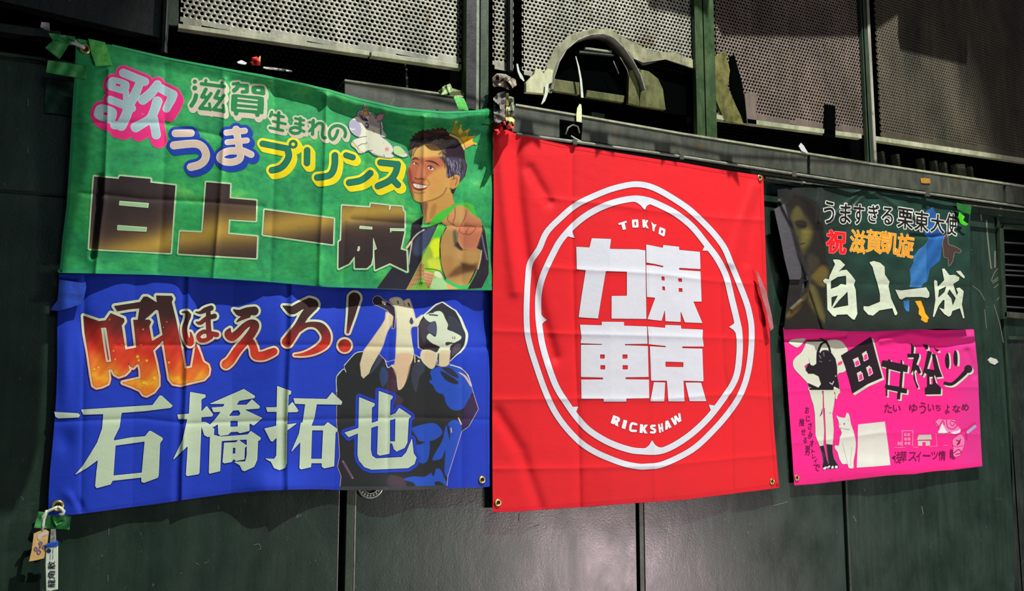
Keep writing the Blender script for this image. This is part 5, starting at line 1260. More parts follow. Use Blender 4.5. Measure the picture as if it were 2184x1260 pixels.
O1 = [1351.4, 393, 1317, 399.5, 1283, 411, 1231, 435.5, 1194, 466, 1165.5, 496, 1150, 530, 1131, 560, 1126, 595, 1123, 658, 1124.5, 706, 1130, 735, 1139, 766, 1163, 834.5, 1189, 887, 1228, 934, 1268, 963, 1323, 986, 1358, 994, 1380, 994.5, 1415.5, 989, 1475.7, 959, 1520, 919, 1557, 876, 1580.5, 838, 1595, 795, 1602, 745.5, 1603, 700, 1599, 672, 1592, 645, 1576, 603, 1560, 564, 1544, 527, 1518, 493, 1481, 456, 1455, 435.5, 1412, 409, 1381, 396]
O1 = np.asarray(O1).reshape(-1, 2); ring1 = ('S', cr(np.column_stack([O1, np.full(len(O1), 5.9)]), True)); ring1[1][-1] = ring1[1][-1]
ring1 = ('S', np.vstack([ring1[1], ring1[1][:1]]))
sr.art('emblem_ring', [ring1], WH, level=3, g=0.8, coarse=1)
O2 = [1351, 423.5, 1309.5, 431.5, 1267.6, 449, 1231, 474, 1199, 508, 1181, 538, 1158, 588, 1149, 625, 1148, 665, 1151, 700, 1160, 748, 1184, 819, 1210, 862, 1231, 891, 1257, 918, 1296, 942, 1336, 957, 1366, 962, 1413, 960.5, 1462.6, 934, 1507, 895, 1544, 848, 1569, 806, 1577, 758, 1577, 712, 1572, 684, 1560, 634, 1549, 590, 1531, 553, 1507, 521, 1476, 483, 1441, 455, 1408, 437.5, 1381, 427]
O2 = np.asarray(O2).reshape(-1, 2); r2 = np.full(len(O2), 6.3)
S2 = cr(np.column_stack([O2, r2]), True); S2 = np.vstack([S2, S2[:1]])
def cusp(tip, base, along_, w_=24):
    tip = np.array(tip, float); b0 = np.array(base, float); d = np.array(along_, float); d /= np.hypot(*d)
    n = tip - b0
    L = []
    for t, k in ((-1, 0), (-0.55, 0.10), (-0.25, 0.42), (0, 1.0), (0.25, 0.42), (0.55, 0.10), (1, 0)):
        L += list(b0 + d * t * w_ + n * k)
    L += list(b0 + d * w_ * 0.8 - n * 0.2) + list(b0 - d * w_ * 0.8 - n * 0.2)
    return PH.p(*L)
cus = [cusp((1375, 447), (1371, 432), (1, 0.15)), cusp((1225, 507), (1210, 494), (1, -1)), cusp((1166, 682), (1152, 682), (0, 1)), cusp((1233, 867), (1219, 877), (0.7, 1)), cusp((1390.6, 939), (1391, 956), (1, -0.05)),
       cusp((1512, 863), (1526, 874), (1, -1.1)), cusp((1555.5, 697), (1571, 697), (0, 1)), cusp((1498.5, 534), (1513, 526), (0.7, 1))]
sr.art('emblem_ring', [('S', S2)] + cus, WH, level=3, g=0.8, coarse=1)
q = F(1210, 490, 6.3)
def rects(fr, L): return [fr.p(a, b_, c_, b_, c_, d2, a, d2) for a, b_, c_, d2 in L]
def holes(fr, L): return [fr.r(*t) for t in L]
sr.art('printed_character', [q.p(330, 115, 585, 125, 568, 258, 800, 262, 950, 264, 1045, 278, 1052, 700, 1060, 1195, 597, 1190, 597, 890, 803, 888, 803, 560, 515, 552, 460, 880, 410, 1188, 155, 1172, 195, 880, 250, 540, 130, 528, 122, 230, 300, 240)], WH, level=3)
sr.art('printed_character', [q.p(1062, 200, 1170, 220, 1285, 245, 1290, 205, 1500, 230, 1500, 272, 1780, 298, 1787, 525, 1500, 508, 1500, 540, 1787, 560, 1802, 962, 1690, 962, 1812, 1250, 1580, 1240, 1520, 1075, 1520, 1235, 1320, 1225, 1312, 1060, 1265, 1220, 1080, 1198, 1185, 910, 1072, 900, 1062, 475, 1170, 484, 1290, 508, 1290, 483, 1170, 455, 1065, 438),
     q.h(1262, 622, 1308, 628, 1310, 685, 1265, 680), q.h(1270, 758, 1312, 760, 1317, 818, 1275, 812), q.h(1485, 648, 1540, 650, 1545, 703, 1490, 700), q.h(1492, 780, 1548, 782, 1550, 838, 1495, 835)], WH, level=3)
q = F(1210, 670, 6.3)
sr.art('printed_character', [q.p(172, 142, 465, 150, 465, 102, 760, 105, 760, 155, 1068, 165, 1075, 395, 770, 398, 770, 418, 1080, 430, 1090, 840, 780, 845, 780, 875, 1095, 880, 1098, 1125, 790, 1130, 790, 1172, 490, 1172, 490, 1132, 192, 1132, 188, 880, 482, 878, 482, 848, 185, 840, 185, 412, 468, 414, 468, 398, 180, 387, 192, 310)] + holes(q, [(438, 538, 505, 598), (738, 538, 810, 598), (442, 682, 510, 743), (740, 682, 815, 743)]), WH, level=3)
sr.art('printed_character', [q.p(1082, 165, 1315, 185, 1318, 145, 1525, 152, 1528, 195, 1820, 208, 1815, 310, 1832, 432, 1542, 430, 1542, 458, 1812, 464, 1820, 700, 1828, 898, 1558, 890, 1572, 1168, 1360, 1168, 1340, 890, 1128, 890, 1112, 432, 1325, 446, 1325, 424, 1095, 400, 1095, 320), q.h(1315, 635, 1562, 642, 1562, 712, 1318, 708),
     q.p(1165, 915, 1312, 918, 1300, 1168, 1118, 1168), q.p(1590, 920, 1795, 920, 1865, 1165, 1645, 1165)], WH, level=3)
WL = [(0.8, (150, 34, 54)), (0.2, (240, 240, 242))]
def letters(fr, L):
    for ps in L: sr.art('printed_letter', ps, WL, level=3, g=0.45)
q = F(1280, 450, 12.133)
letters(q, [[q.p(472, 318, 672, 254, 690, 292, 632, 312, 668, 468, 590, 485, 550, 338, 484, 358)], [q.st(28, 852, 250, 955, 245, 965, 395, 862, 398, 852, 250)], [q.p(1092, 220, 1160, 222, 1160, 300, 1190, 232, 1244, 240, 1196, 330, 1255, 452, 1200, 440, 1162, 370, 1162, 425, 1102, 425)],
            [q.p(1322, 278, 1385, 340, 1402, 345, 1460, 350, 1412, 430, 1398, 528, 1360, 505, 1352, 400)], [q.st(27, 1560, 445, 1662, 490, 1640, 625, 1540, 570, 1560, 445)]])
q = F(1280, 860, 10.92)
letters(q, [[q.p(308, 272, 440, 325, 465, 365, 450, 420, 412, 440, 420, 540, 350, 505, 340, 440, 322, 490, 245, 455), q.h(365, 345, 396, 360, 384, 392, 352, 380)], [q.p(548, 380, 632, 405, 582, 600, 500, 572)], [q.sc(26, 842, 488, 735, 472, 700, 600, 735, 635, 830, 640)],
            [q.p(930, 485, 1000, 492, 1000, 560, 1040, 495, 1110, 500, 1040, 590, 1100, 700, 1030, 695, 990, 625, 985, 690, 920, 685)], [q.sc(24, 1270, 520, 1195, 528, 1200, 580, 1275, 615, 1262, 672, 1185, 675)], [q.st(20, 1370, 500, 1395, 665), q.st(18, 1435, 480, 1455, 640), q.st(18, 1385, 585, 1445, 572)],
            [q.p(1518, 415, 1582, 395, 1662, 555, 1608, 580, 1592, 545, 1572, 553, 1575, 598, 1518, 618), q.h(1556, 470, 1580, 512, 1562, 520)], [q.p(1640, 352, 1690, 328, 1738, 420, 1722, 300, 1768, 280, 1838, 370, 1815, 240, 1862, 225, 1890, 408, 1832, 445, 1770, 370, 1788, 478, 1735, 515)]])
for x, y in ((1062, 1072), (1647, 1027), (1621, 379)): eyelet(sr, x, y, RED)
# ------------------------------------------------------------------ black banner
def h_black(X, Y):
    h = 0.004 * np.sin(X / 33.0 + Y / 70.0)
    for pts in ([1840, 404, 1800, 440, 1770, 470], [1852, 404, 1824, 440], [1870, 410, 1930, 450, 1960, 470], [1750, 400, 1745, 470]):
        h = h + 0.007 * np.exp(-(line_d(X, Y, pts) / 5.5) ** 2)
    for pts in ([1665, 430, 1690, 480, 1705, 540, 1723, 595], [1723, 595, 1712, 640, 1690, 660], [1723, 600, 1740, 650, 1756, 700]):
        h = h + 0.009 * np.exp(-(line_d(X, Y, pts) / 5.0) ** 2)
    for pts in ([1680, 606, 1800, 605, 1950, 608, 2068, 612], [1700, 490, 1800, 492], [1940, 400, 1942, 700], [1816, 420, 1820, 700]):
        h = h - 0.003 * crease(X, Y, pts, 5)
    h = h - 0.008 * np.exp(-(line_d(X, Y, [1940, 502, 1990, 505, 2020, 500]) / 4) ** 2) - 0.01 * gauss(X, Y, 2040, 475, 24, 14) + 0.008 * gauss(X, Y, 2030, 560, 14, 70)
    h = h + 0.014 * gauss(X, Y, 1880, 690, 180, 26)
    return h
BLA = thing('black_banner', U1(1870, 704, -0.03), 'black cloth banner with brush-written white characters and a blue lake shape', 'banner')
sk = Sheet(-0.042, h_black, mat_print('dark_printed_polyester', rough=0.45, crumple=1.0, weave=0.35), BLA)
K_OUT = [1658, 404, 1700, 400, 1760, 400, 1830, 404, 1900, 413, 1960, 420, 2020, 430, 2070, 441, 2069, 520, 2068, 620, 2066, 702, 2000, 701, 1950, 703, 1860, 707, 1790, 706, 1730, 701, 1672, 703, 1676, 660, 1684, 600, 1676, 560, 1668, 510, 1660, 460]
def kback(X, Y):
    n = 0.5 + 0.25 * np.sin(X * 0.11 + Y * 0.07) + 0.25 * np.sin(X * 0.05 - Y * 0.13 + 1)
    t = np.clip((X - 1700) / 160.0, 0, 1)[:, None]
    u = np.clip((Y - 600) / 60.0, 0, 1)[:, None]
    a_ = lin((34, 34, 34)) * (1 - t) + lin((28, 58, 48)) * t
    a_ = a_ * (0.8 + 0.5 * n[:, None])
    return a_ * (1 - 0.6 * u) + lin((38, 38, 34)) * 0.6 * u
cloth('cloth', K_OUT, sk.y0, h_black, kback, sk.mat, BLA, g=1.7)
m = F(1640, 390, 3.94)
sk.art('face_picture', [m.p(215, 100, 300, 110, 400, 160, 450, 260, 470, 500, 480, 640, 520, 740, 480, 850, 470, 1220, 130, 1220, 150, 1000, 240, 990, 330, 840, 250, 500, 210, 380, 170, 300, 150, 180)],
       [(0, paint((34, 32, 28), [
           (m.pc(240, 200, 290, 260, 340, 330, 370, 380, 360, 480, 320, 560, 290, 600, 260, 520, 225, 420, 205, 330, 200, 250), (66, 62, 36), 6),
           (m.pc(240, 200, 280, 260, 270, 310, 200, 310, 200, 250), (82, 76, 42), 6), (m.pc(280, 390, 340, 380, 340, 470, 280, 540), (100, 94, 46), 7), (m.pc(150, 120, 230, 110, 300, 200, 360, 330, 400, 400, 470, 520, 420, 300, 330, 140), (26, 24, 22), 5),
           (m.pc(225, 320, 300, 315, 320, 350, 300, 380, 240, 370), (40, 36, 30), 2), (m.st(6, 225, 345, 310, 365), (30, 26, 24), 1.5), (m.st(7, 225, 460, 245, 455), (44, 38, 28), 1.5), (m.sc(6, 235, 510, 270, 515, 300, 505), (56, 36, 30), 1.0),
           (m.pc(360, 780, 440, 700, 500, 740, 470, 860, 400, 840), (96, 84, 40), 6), (m.pc(140, 1110, 230, 1020, 320, 930, 250, 1060, 170, 1130), (92, 76, 34), 5), (m.pc(340, 860, 400, 900, 480, 1160, 420, 1120, 340, 1000), (84, 78, 40), 6),
           (m.pc(330, 600, 420, 640, 400, 720, 340, 760), (56, 50, 40), 5)]))], g=0.9, coarse=2, level=1)
m = F(1735, 410, 6.24); n_ = F(1740, 540, 6.424)
sk.art('lake_picture', [('P', np.vstack([m.xy([1500, 250, 1590, 195, 1620, 260, 1650, 330, 1720, 470, 1765, 560, 1730, 640, 1700, 780, 1690, 850]), n_.xy([1720, 0, 1700, 100, 1600, 180, 1560, 220, 1530, 380, 1470, 420, 1440, 470, 1285, 462, 1300, 360, 1285, 230, 1335, 130, 1340, 40]), m.xy([1400, 760, 1480, 700, 1530, 620, 1480, 560, 1470, 400])])), n_.p(1200, 655, 1278, 640, 1280, 800, 1240, 790, 1210, 740)],
       [(0, lambda X, Y: np.where((X > 1976)[:, None], lin((38, 96, 164)), lin((54, 118, 180))) * (0.85 + 0.15 * np.sin(X * 0.2 + Y * 0.13))[:, None])], g=0.9, coarse=1, level=1)
sk.art('horse_picture', [m.pc(1720, 660, 1760, 560, 1790, 600, 1800, 690, 1880, 720, 1960, 770, 1940, 810, 1880, 800, 1850, 920, 1800, 980, 1790, 880, 1740, 860, 1730, 780)], [(0.6, (130, 120, 112)), (-0.4, (66, 52, 46))], level=2)
sk.art('island_picture', [n_.p(1360, 655, 1440, 650, 1480, 750, 1500, 820, 1550, 885, 1530, 915, 1535, 940, 1500, 948, 1440, 910, 1450, 870, 1408, 830, 1415, 760, 1390, 710)], [(0, (238, 160, 30))], level=2)
KL = [(1.4, (14, 14, 14)), (0.2, (196, 210, 184))]
sk.art('printed_character', [n_.p(235, 90, 270, 84, 330, 92, 400, 160, 300, 262, 350, 235, 420, 225, 480, 290, 542, 372, 520, 430, 545, 500, 568, 830, 530, 910, 500, 900, 430, 835, 290, 840, 265, 870, 230, 850, 160, 770, 150, 420, 110, 400, 100, 370, 130, 345, 180, 360, 190, 310, 265, 150),
     n_.h(205, 380, 300, 322, 415, 305, 418, 435, 345, 420, 300, 455, 205, 490), n_.h(212, 600, 305, 575, 215, 748), n_.h(435, 520, 400, 560, 320, 640, 228, 755, 445, 715)], KL, level=4, g=0.6)
sk.art('printed_character', [n_.p(735, 125, 790, 105, 880, 130, 942, 185, 945, 290, 1010, 390, 995, 450, 1030, 620, 1080, 730, 1118, 820, 1100, 850, 1080, 840, 1050, 750, 870, 780, 785, 852, 720, 840, 655, 770, 655, 725, 720, 730, 880, 665, 880, 560, 850, 430, 800, 270, 780, 190)], KL, level=4, g=0.6)
sk.art('printed_character', [n_.p(1090, 500, 1170, 510, 1490, 470, 1510, 465, 1555, 540, 1555, 590, 1530, 612, 1440, 595, 1230, 600, 1175, 632, 1145, 620)], [(1.4, (14, 14, 14)), (0.2, (186, 196, 176))], level=4, g=0.6)
sk.art('printed_character', [n_.p(1730, 215, 1760, 208, 1830, 300, 1900, 295, 1965, 330, 1960, 370, 1880, 420, 1930, 580, 1950, 540, 1925, 480, 1970, 470, 2025, 520, 2000, 700, 2035, 880, 2020, 895, 1975, 750, 1870, 790, 1850, 850, 1820, 868, 1760, 830, 1690, 745, 1760, 770, 1765, 640, 1740, 640, 1680, 720, 1620, 870, 1605, 870, 1640, 640, 1620, 390, 1630, 365, 1660, 380, 1670, 460, 1760, 370),
     n_.p(1920, 245, 1980, 240, 2040, 320, 2030, 345, 1980, 305), n_.h(1685, 500, 1790, 450, 1765, 530, 1675, 612), n_.h(1830, 490, 1920, 615, 1875, 720, 1855, 620, 1800, 555)], KL, level=4, g=0.6)
def mt(x, y): return 1735 + x / 6.24, 410 + y / 6.24
KN = []
for ch, x, y, w_, h2, sh in (('う', 208, 268, 22, 46, .05), ('ま', 425, 285, 22, 42, .05), ('す', 603, 295, 22, 42, .1), ('ぎ', 800, 285, 22, 38, .1), ('る', 985, 315, 23, 36, .1), ('栗', 1222, 350, 32, 42, .12), ('東', 1440, 385, 29, 42, .12), ('大', 1652, 415, 28, 38, .12), ('使', 1835, 425, 22, 44, .15)):
    X_, Y_ = mt(x, y); text_art(sk, 'printed_character', [(ch, X_, Y_, w_, h2, 2, sh)], [(2.5, (204, 212, 200)), (0.6, (24, 18, 18))], level=4)
for ch, x, y, w_, h2 in (('祝', 305, 660, 40, 47),):
    X_, Y_ = mt(x, y); text_art(sk, 'printed_character', [(ch, X_, Y_, w_, h2, 3, .05)], [(2.6, (226, 140, 130)), (1.7, (226, 26, 34))], level=4)
for ch, x, y, w_, h2 in (('滋', 590, 655, 32, 48), ('賀', 805, 655, 34, 48), ('凱', 1008, 672, 36, 46), ('旋', 1225, 710, 34, 50)):
    X_, Y_ = mt(x, y); text_art(sk, 'printed_character', [(ch, X_, Y_, w_, h2, 4, .08)], [(1.3, (232, 200, 130)), (0.6, (236, 150, 24))], level=4)
sk.art('folded_tape', [PH.p(1651, 446, 1673, 434, 1680, 460, 1689, 484, 1698, 520, 1709, 560, 1709, 590, 1706, 596, 1684, 596, 1673, 552, 1664, 505)], [(0, (78, 78, 82))], level=12, g=1.0, label='grey tape strip down the folded left edge', E=0.0006)

# ------------------------------------------------------------------ pink banner
def h_pink(X, Y):
    h = 0.003 * np.sin(X / 42.0 + 1)
    for pts in ([1676, 835, 1760, 830, 1880, 822, 2085, 826], [1682, 946, 1780, 936, 1880, 922, 2090, 926], [1860, 710, 1862, 830, 1865, 1020], [1770, 715, 1772, 1020], [1965, 710, 1975, 1010]):
        h = h + 0.0024 * crease(X, Y, pts, 5)
    h = h - 0.008 * np.exp(-(line_d(X, Y, [1672, 724, 1730, 722, 1800, 716]) / 6) ** 2) + 0.009 * np.exp(-(line_d(X, Y, [1880, 726, 1940, 712, 2000, 722, 2075, 716]) / 8) ** 2) - 0.007 * np.exp(-(line_d(X, Y, [1950, 734, 2020, 738, 2078, 728]) / 6) ** 2)
    h = h - 0.008 * np.exp(-(line_d(X, Y, [2062, 750, 2072, 775, 2078, 800]) / 8) ** 2) + 0.012 * gauss(X, Y, 1900, 1000, 160, 26)
    return h
PNK = thing('pink_banner', U1(1890, 1015, -0.02), 'bright pink cloth banner with a headless figure, white cat and blocky black characters', 'banner')
sp = Sheet(-0.022, h_pink, M_ink, PNK)
PC = (238, 34, 134)
P_OUT = [1670, 698, 1730, 696, 1790, 700, 1860, 700, 1940, 700, 2000, 704, 2077, 702, 2081, 740, 2085, 780, 2088, 850, 2091, 920, 2095, 994, 2030, 1002, 1990, 1005, 1950, 1011, 1900, 1013, 1860, 1018, 1780, 1027, 1735, 1032, 1694, 1035, 1690, 970, 1685, 900, 1680, 830, 1676, 770]
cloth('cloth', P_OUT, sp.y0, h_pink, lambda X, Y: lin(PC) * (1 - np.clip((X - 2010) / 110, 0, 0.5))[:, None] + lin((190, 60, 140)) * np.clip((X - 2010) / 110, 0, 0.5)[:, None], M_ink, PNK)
sp.art('hem', [PH.st(3.5, 1697, 1030, 1735, 1027, 1780, 1022, 1860, 1013, 1950, 1006, 2030, 997, 2090, 989)], [(0, (232, 36, 128))], g=1, level=1, coarse=1)
a = F(1670, 700, 7.413); b = F(1680, 840, 6.3)
fig = [a.pc(370, 215, 420, 190, 560, 185, 660, 195, 800, 178, 900, 195, 960, 240, 1020, 330, 1010, 400, 960, 500, 1000, 640, 960, 690, 870, 722, 860, 860, 905, 1000, 870, 1050, 850, 1120, 830, 1100, 810, 1000, 620, 985, 420, 985, 395, 880, 290, 760, 180, 640, 158, 540, 190, 470, 290, 380, 340, 290),
       a.p(410, 980, 615, 975, 625, 1262, 500, 1262, 450, 1120), a.p(640, 975, 810, 980, 805, 1130, 795, 1262, 650, 1262),
       b.p(300, 0, 470, 0, 470, 190, 490, 480, 480, 690, 430, 700, 375, 560, 365, 260, 340, 110), b.p(495, 0, 640, 0, 620, 160, 600, 260, 620, 480, 605, 680, 515, 668, 510, 480, 500, 250)]
boot = [b.p(430, 700, 485, 690, 505, 780, 525, 880, 560, 960, 545, 1000, 480, 1022, 465, 980, 478, 900, 460, 800), b.p(520, 672, 602, 684, 605, 780, 625, 870, 690, 980, 680, 995, 560, 1010, 545, 900, 530, 780)]
suit = [a.p(640, 340, 700, 345, 770, 390, 830, 480, 855, 600, 860, 760, 890, 900, 890, 960, 805, 920, 800, 975, 420, 975, 400, 900, 390, 860, 560, 935, 600, 880, 560, 760, 480, 720, 400, 720, 355, 660, 370, 590, 420, 540, 440, 580, 480, 590, 525, 560, 530, 400), a.st(20, 545, 500, 550, 380, 600, 260, 680, 205), a.st(18, 680, 205, 725, 290, 745, 370), a.st(12, 380, 200, 660, 195, 690, 205, 590, 160)]
FIGC = paint((206, 214, 192), [([s_], (26, 18, 26), 0.35) for s_ in suit] + [([s_], (30, 24, 36), 0.35) for s_ in boot] +
    [(a.pc(650, 240, 700, 290, 710, 330, 620, 350, 585, 390, 600, 300), (206, 214, 192), 0.4), (a.pc(340, 600, 370, 570, 395, 560, 360, 640), (190, 60, 110), 0.5), (a.pc(870, 545, 930, 515, 935, 560, 870, 590), (220, 70, 120), 0.5),
     (a.st(6, 575, 430, 600, 470), (130, 130, 140), 0.5), (a.st(6, 640, 380, 650, 440), (110, 110, 120), 0.6), (a.st(5, 580, 520, 610, 530), (120, 120, 130), 0.6), (a.d(740, 510, 10), (90, 90, 100), 1),
     (a.st(7, 740, 860, 780, 885, 800, 840), (190, 190, 196), 0.3), (a.d(832, 755, 12), (150, 150, 150), 0.5), (a.st(4, 515, 800, 560, 820), (190, 200, 190), 0.3), (a.st(4, 400, 930, 440, 940), (180, 180, 180), 0.3),
     (b.v(430, 300, 3, 455, 260, 8, 465, 200, 3), (40, 30, 40), 0.4), (b.d(572, 255, 7), (90, 80, 90), 0.3), (a.st(3, 415, 470, 420, 540), (110, 110, 100), 0.4), (a.st(3, 800, 370, 800, 380), (110, 110, 100), 0.4),
     (b.pc(475, 1000, 510, 975, 525, 985, 500, 1015), (222, 224, 224), 0.3), (b.pc(530, 985, 560, 960, 570, 975, 545, 1000), (222, 224, 224), 0.3), (b.pc(585, 995, 600, 965, 618, 975, 610, 1000), (222, 224, 224), 0.3), (b.pc(635, 990, 645, 962, 675, 975, 660, 996), (222, 224, 224), 0.3), (b.sc(4, 470, 780, 490, 830, 480, 860), (70, 66, 90), 0.4)])
sp.art('figure_picture', fig + suit + boot + [a.pc(90, 215, 150, 175, 330, 160, 345, 190, 240, 300, 150, 270)], [(0.5, (150, 60, 100)), (0, FIGC)], g=0.55, coarse=1, level=2, label='printed headless standing figure in black')
sp.art('cat_picture', [b.pc(655, 290, 700, 310, 770, 315, 790, 258, 820, 265, 838, 330, 850, 400, 890, 520, 915, 640, 910, 760, 885, 900, 885, 985, 860, 1000, 820, 990, 800, 940, 740, 940, 700, 880, 670, 780, 636, 730, 640, 690, 685, 690, 700, 590, 725, 520, 690, 440, 685, 370)],
       [(0.6, (180, 80, 120)), (0, paint((208, 214, 200), [(b.d(760, 402, 12), (60, 60, 70), 0.3), (b.d(762, 402, 5), (200, 200, 200), 0.3), (b.d(700, 408, 6), (60, 60, 70), 0.3), (b.d(716, 458, 7), (50, 50, 56), 0.3), (b.st(3, 745, 468, 832, 480), (70, 70, 74), 0.3), (b.st(3, 662, 490, 720, 470), (70, 70, 74), 0.3), (b.sc(3, 735, 660, 760, 760, 790, 870, 805, 940), (150, 154, 146), 0.4), (b.sc(3, 860, 720, 850, 860, 845, 960), (160, 164, 156), 0.4), (b.d(815, 350, 6), (190, 130, 140), 0.4)]))], g=0.5, coarse=1, level=2)
sp.art('blank_white_card', [b.p(945, 410, 1120, 390, 1305, 372, 1345, 660, 1380, 955, 1150, 975, 928, 990, 940, 700)], [(0.5, (200, 110, 150)), (0, (208, 212, 200))], level=2, g=0.9)
PB = [(0, (200, 210, 190), (3.2, 3.2)), (0.0, (30, 20, 30))]
def chunky(ps, sh=(3.4, 3.2)): sp.art('printed_character', ps, [(0.2, (200, 208, 186), sh), (0.2, (32, 20, 30))], level=3, g=0.55)
chunky([a.p(915, 430, 1150, 290, 1380, 140, 1400, 150, 1480, 460, 1570, 780, 1340, 880, 1100, 1030, 1040, 790, 980, 600), a.h(1100, 490, 1190, 450, 1215, 570, 1145, 600), a.h(1245, 400, 1320, 350, 1340, 480, 1280, 512), a.h(1165, 705, 1235, 670, 1265, 800, 1195, 838), a.h(1310, 620, 1370, 580, 1415, 710, 1355, 755)], (4.5, 4.0))
for q_ in ([1140, 530, 1190, 500, 1212, 570, 1148, 600], [1280, 430, 1322, 400, 1340, 480, 1285, 510], [1200, 740, 1245, 710, 1265, 800, 1205, 830], [1350, 640, 1385, 620, 1412, 708, 1362, 745]):
    sp.art('printed_inset', [a.p(*q_)], [(1.6, (206, 212, 196)), (0, (230, 50, 140))], level=6, g=0.5)
k = F(1860, 700, 7.413)
chunky([k.p(160, 505, 250, 515, 255, 490, 290, 495, 295, 525, 450, 560, 455, 500, 475, 505, 480, 565, 570, 590, 555, 695, 490, 680, 470, 940, 555, 960, 545, 1030, 450, 1015, 440, 1125, 395, 1120, 405, 1000, 240, 965, 240, 1070, 220, 1070, 220, 950, 205, 940, 210, 885, 225, 890, 225, 620, 145, 600), k.h(262, 640, 450, 690, 430, 925, 248, 895)])
chunky([k.p(620, 235, 665, 290, 655, 400, 745, 400, 745, 450, 700, 570, 740, 600, 775, 700, 745, 720, 690, 650, 665, 690, 690, 830, 735, 930, 715, 945, 660, 800, 650, 660, 615, 720, 640, 560, 660, 460, 560, 460, 560, 400, 620, 405),
        k.p(800, 255, 880, 260, 885, 330, 850, 335), k.p(970, 300, 1065, 350, 1030, 370), k.p(880, 350, 945, 380, 870, 640, 990, 660, 945, 400, 1000, 410, 1060, 640, 1110, 765, 1010, 775, 990, 730, 980, 760, 1010, 860, 1090, 940, 1085, 1040, 840, 1045, 835, 950, 870, 920, 870, 730, 830, 700, 800, 760, 790, 745, 830, 600), k.h(905, 765, 960, 765, 965, 885, 910, 885)])
chunky([k.pc(1195, 385, 1215, 440, 1222, 560, 1208, 635, 1170, 600, 1155, 500, 1165, 430)], (3.5, 0.5)); chunky([k.pc(1318, 345, 1345, 400, 1352, 520, 1340, 595, 1300, 560, 1288, 470, 1295, 390)], (4.2, 0.5))
chunky([k.d(1522, 642, 62), k.v(1155, 870, 26, 1260, 880, 24, 1370, 800, 26, 1470, 700, 34)], (2.5, 4))
DKP = (96, 14, 60)
e_ = F(1870, 840, 7)
def tp(items, col=DKP, off=0.25):
    for it in items: text_art(sp, 'printed_character', [it], [(off, col)], level=3)
def ex(x, y): return 1870 + x / 7, 840 + y / 7
tp([('た', *ex(170, 215), 17, 19, 2), ('い', *ex(300, 215), 16, 14, 2), ('ゆ', *ex(545, 210), 17, 18, 2), ('う', *ex(685, 210), 14, 24, 2), ('い', *ex(810, 205), 13, 15, 2), ('ち', *ex(915, 205), 11, 13, 2), ('よ', *ex(1055, 225), 9, 20, 2), ('な', *ex(1190, 220), 16, 16, 2), ('め', *ex(1320, 195), 15, 15, 2)])
tp([('浅', *ex(310, 950), 14, 25, 1), ('草', *ex(400, 935), 14, 23, 1), ('ス', *ex(535, 935), 17, 19, 1), ('イ', *ex(625, 935), 11, 22, 1), ('ー', *ex(745, 920), 16, 3, 3), ('ツ', *ex(865, 920), 14, 17, 1), ('情', *ex(975, 920), 15, 21, 1), ('報', *ex(1130, 900), 12, 22, 1)])
def bx(x, y): return 1680 + x / 6.3, 840 + y / 6.3
tp([(c_, *bx(x, y), w2, h2, 4) for c_, x, y, w2, h2 in (('お', 262, 215, 8, 14), ('じ', 275, 330, 8, 12), ('さ', 300, 430, 8, 14), ('ん', 310, 520, 8, 9), ('が', 300, 570, 9, 10), ('オ', 325, 660, 8, 14), ('ト', 345, 770, 7, 9), ('レ', 355, 840, 7, 9), ('イ', 375, 900, 7, 10), ('で', 390, 990, 14, 14), ('推', 190, 380, 11, 16), ('せ', 212, 510, 9, 13), ('る', 235, 620, 8, 11), ('男', 265, 760, 10, 20))])
sp.art('printed_arrow', [e_.p(222, 950, 268, 920, 270, 990)], [(0, (60, 14, 40))], level=3, g=0.5)
PK = (214, 178, 190)
sp.art('building_picture', [e_.st(6, 380, 780, 378, 550, 540, 548, 535, 770), e_.st(4, 270, 800, 420, 800), e_.st(4, 540, 795, 620, 795), e_.st(4, 790, 785, 900, 780, 880, 600, 1120, 590), e_.st(4, 1000, 770, 1060, 770)] + rects(e_, [(405, 585, 445, 630), (455, 585, 498, 630), (410, 650, 450, 695), (460, 650, 500, 695), (415, 715, 450, 758), (460, 715, 500, 758)]) +
       [e_.pc(325, 705, 340, 740, 330, 772, 308, 745), e_.pc(355, 705, 372, 735, 360, 772, 345, 745)], [(0, (226, 130, 170))], level=3, g=0.55)
sp.art('shop_picture', [e_.p(625, 610, 810, 605, 822, 678, 600, 685), e_.p(615, 700, 795, 700, 795, 770, 730, 775, 730, 720, 680, 720, 678, 775, 615, 772)], [(0, (198, 196, 184))], level=3, g=0.55)
sp.art('flower_picture', [e_.pc(870, 420, 930, 370, 1000, 380, 1160, 385, 1190, 450, 1250, 520, 1240, 580, 1150, 600, 1080, 570, 1060, 580, 910, 580, 940, 500, 890, 480), e_.pc(1130, 690, 1180, 640, 1250, 600, 1300, 640, 1310, 740, 1270, 860, 1240, 920, 1150, 930, 1140, 800)],
       [(0.3, (170, 20, 80)), (-0.3, paint((236, 120, 176), [(e_.p(975, 440, 1060, 585, 915, 580), (222, 218, 216), 0.5), (e_.pc(1110, 570, 1200, 550, 1250, 520, 1240, 570, 1150, 600), (240, 206, 220), 0.5),
        (e_.sc(7, 880, 430, 930, 480, 985, 400, 1010, 460), (170, 20, 90), 0.5), (e_.sc(7, 1040, 390, 1060, 500, 1150, 520, 1200, 440, 1100, 400), (170, 20, 90), 0.5), (e_.sc(9, 1090, 430, 1130, 480, 1170, 430), (220, 50, 130), 0.6),
        (e_.sc(8, 1190, 690, 1240, 720, 1200, 760, 1250, 680), (110, 10, 60), 0.5), (e_.sc(8, 1150, 880, 1220, 830, 1260, 880, 1180, 900), (150, 20, 80), 0.5), (e_.sc(6, 1140, 770, 1200, 790, 1280, 770), (200, 30, 110), 0.5)]))], level=3, g=0.5, coarse=1)
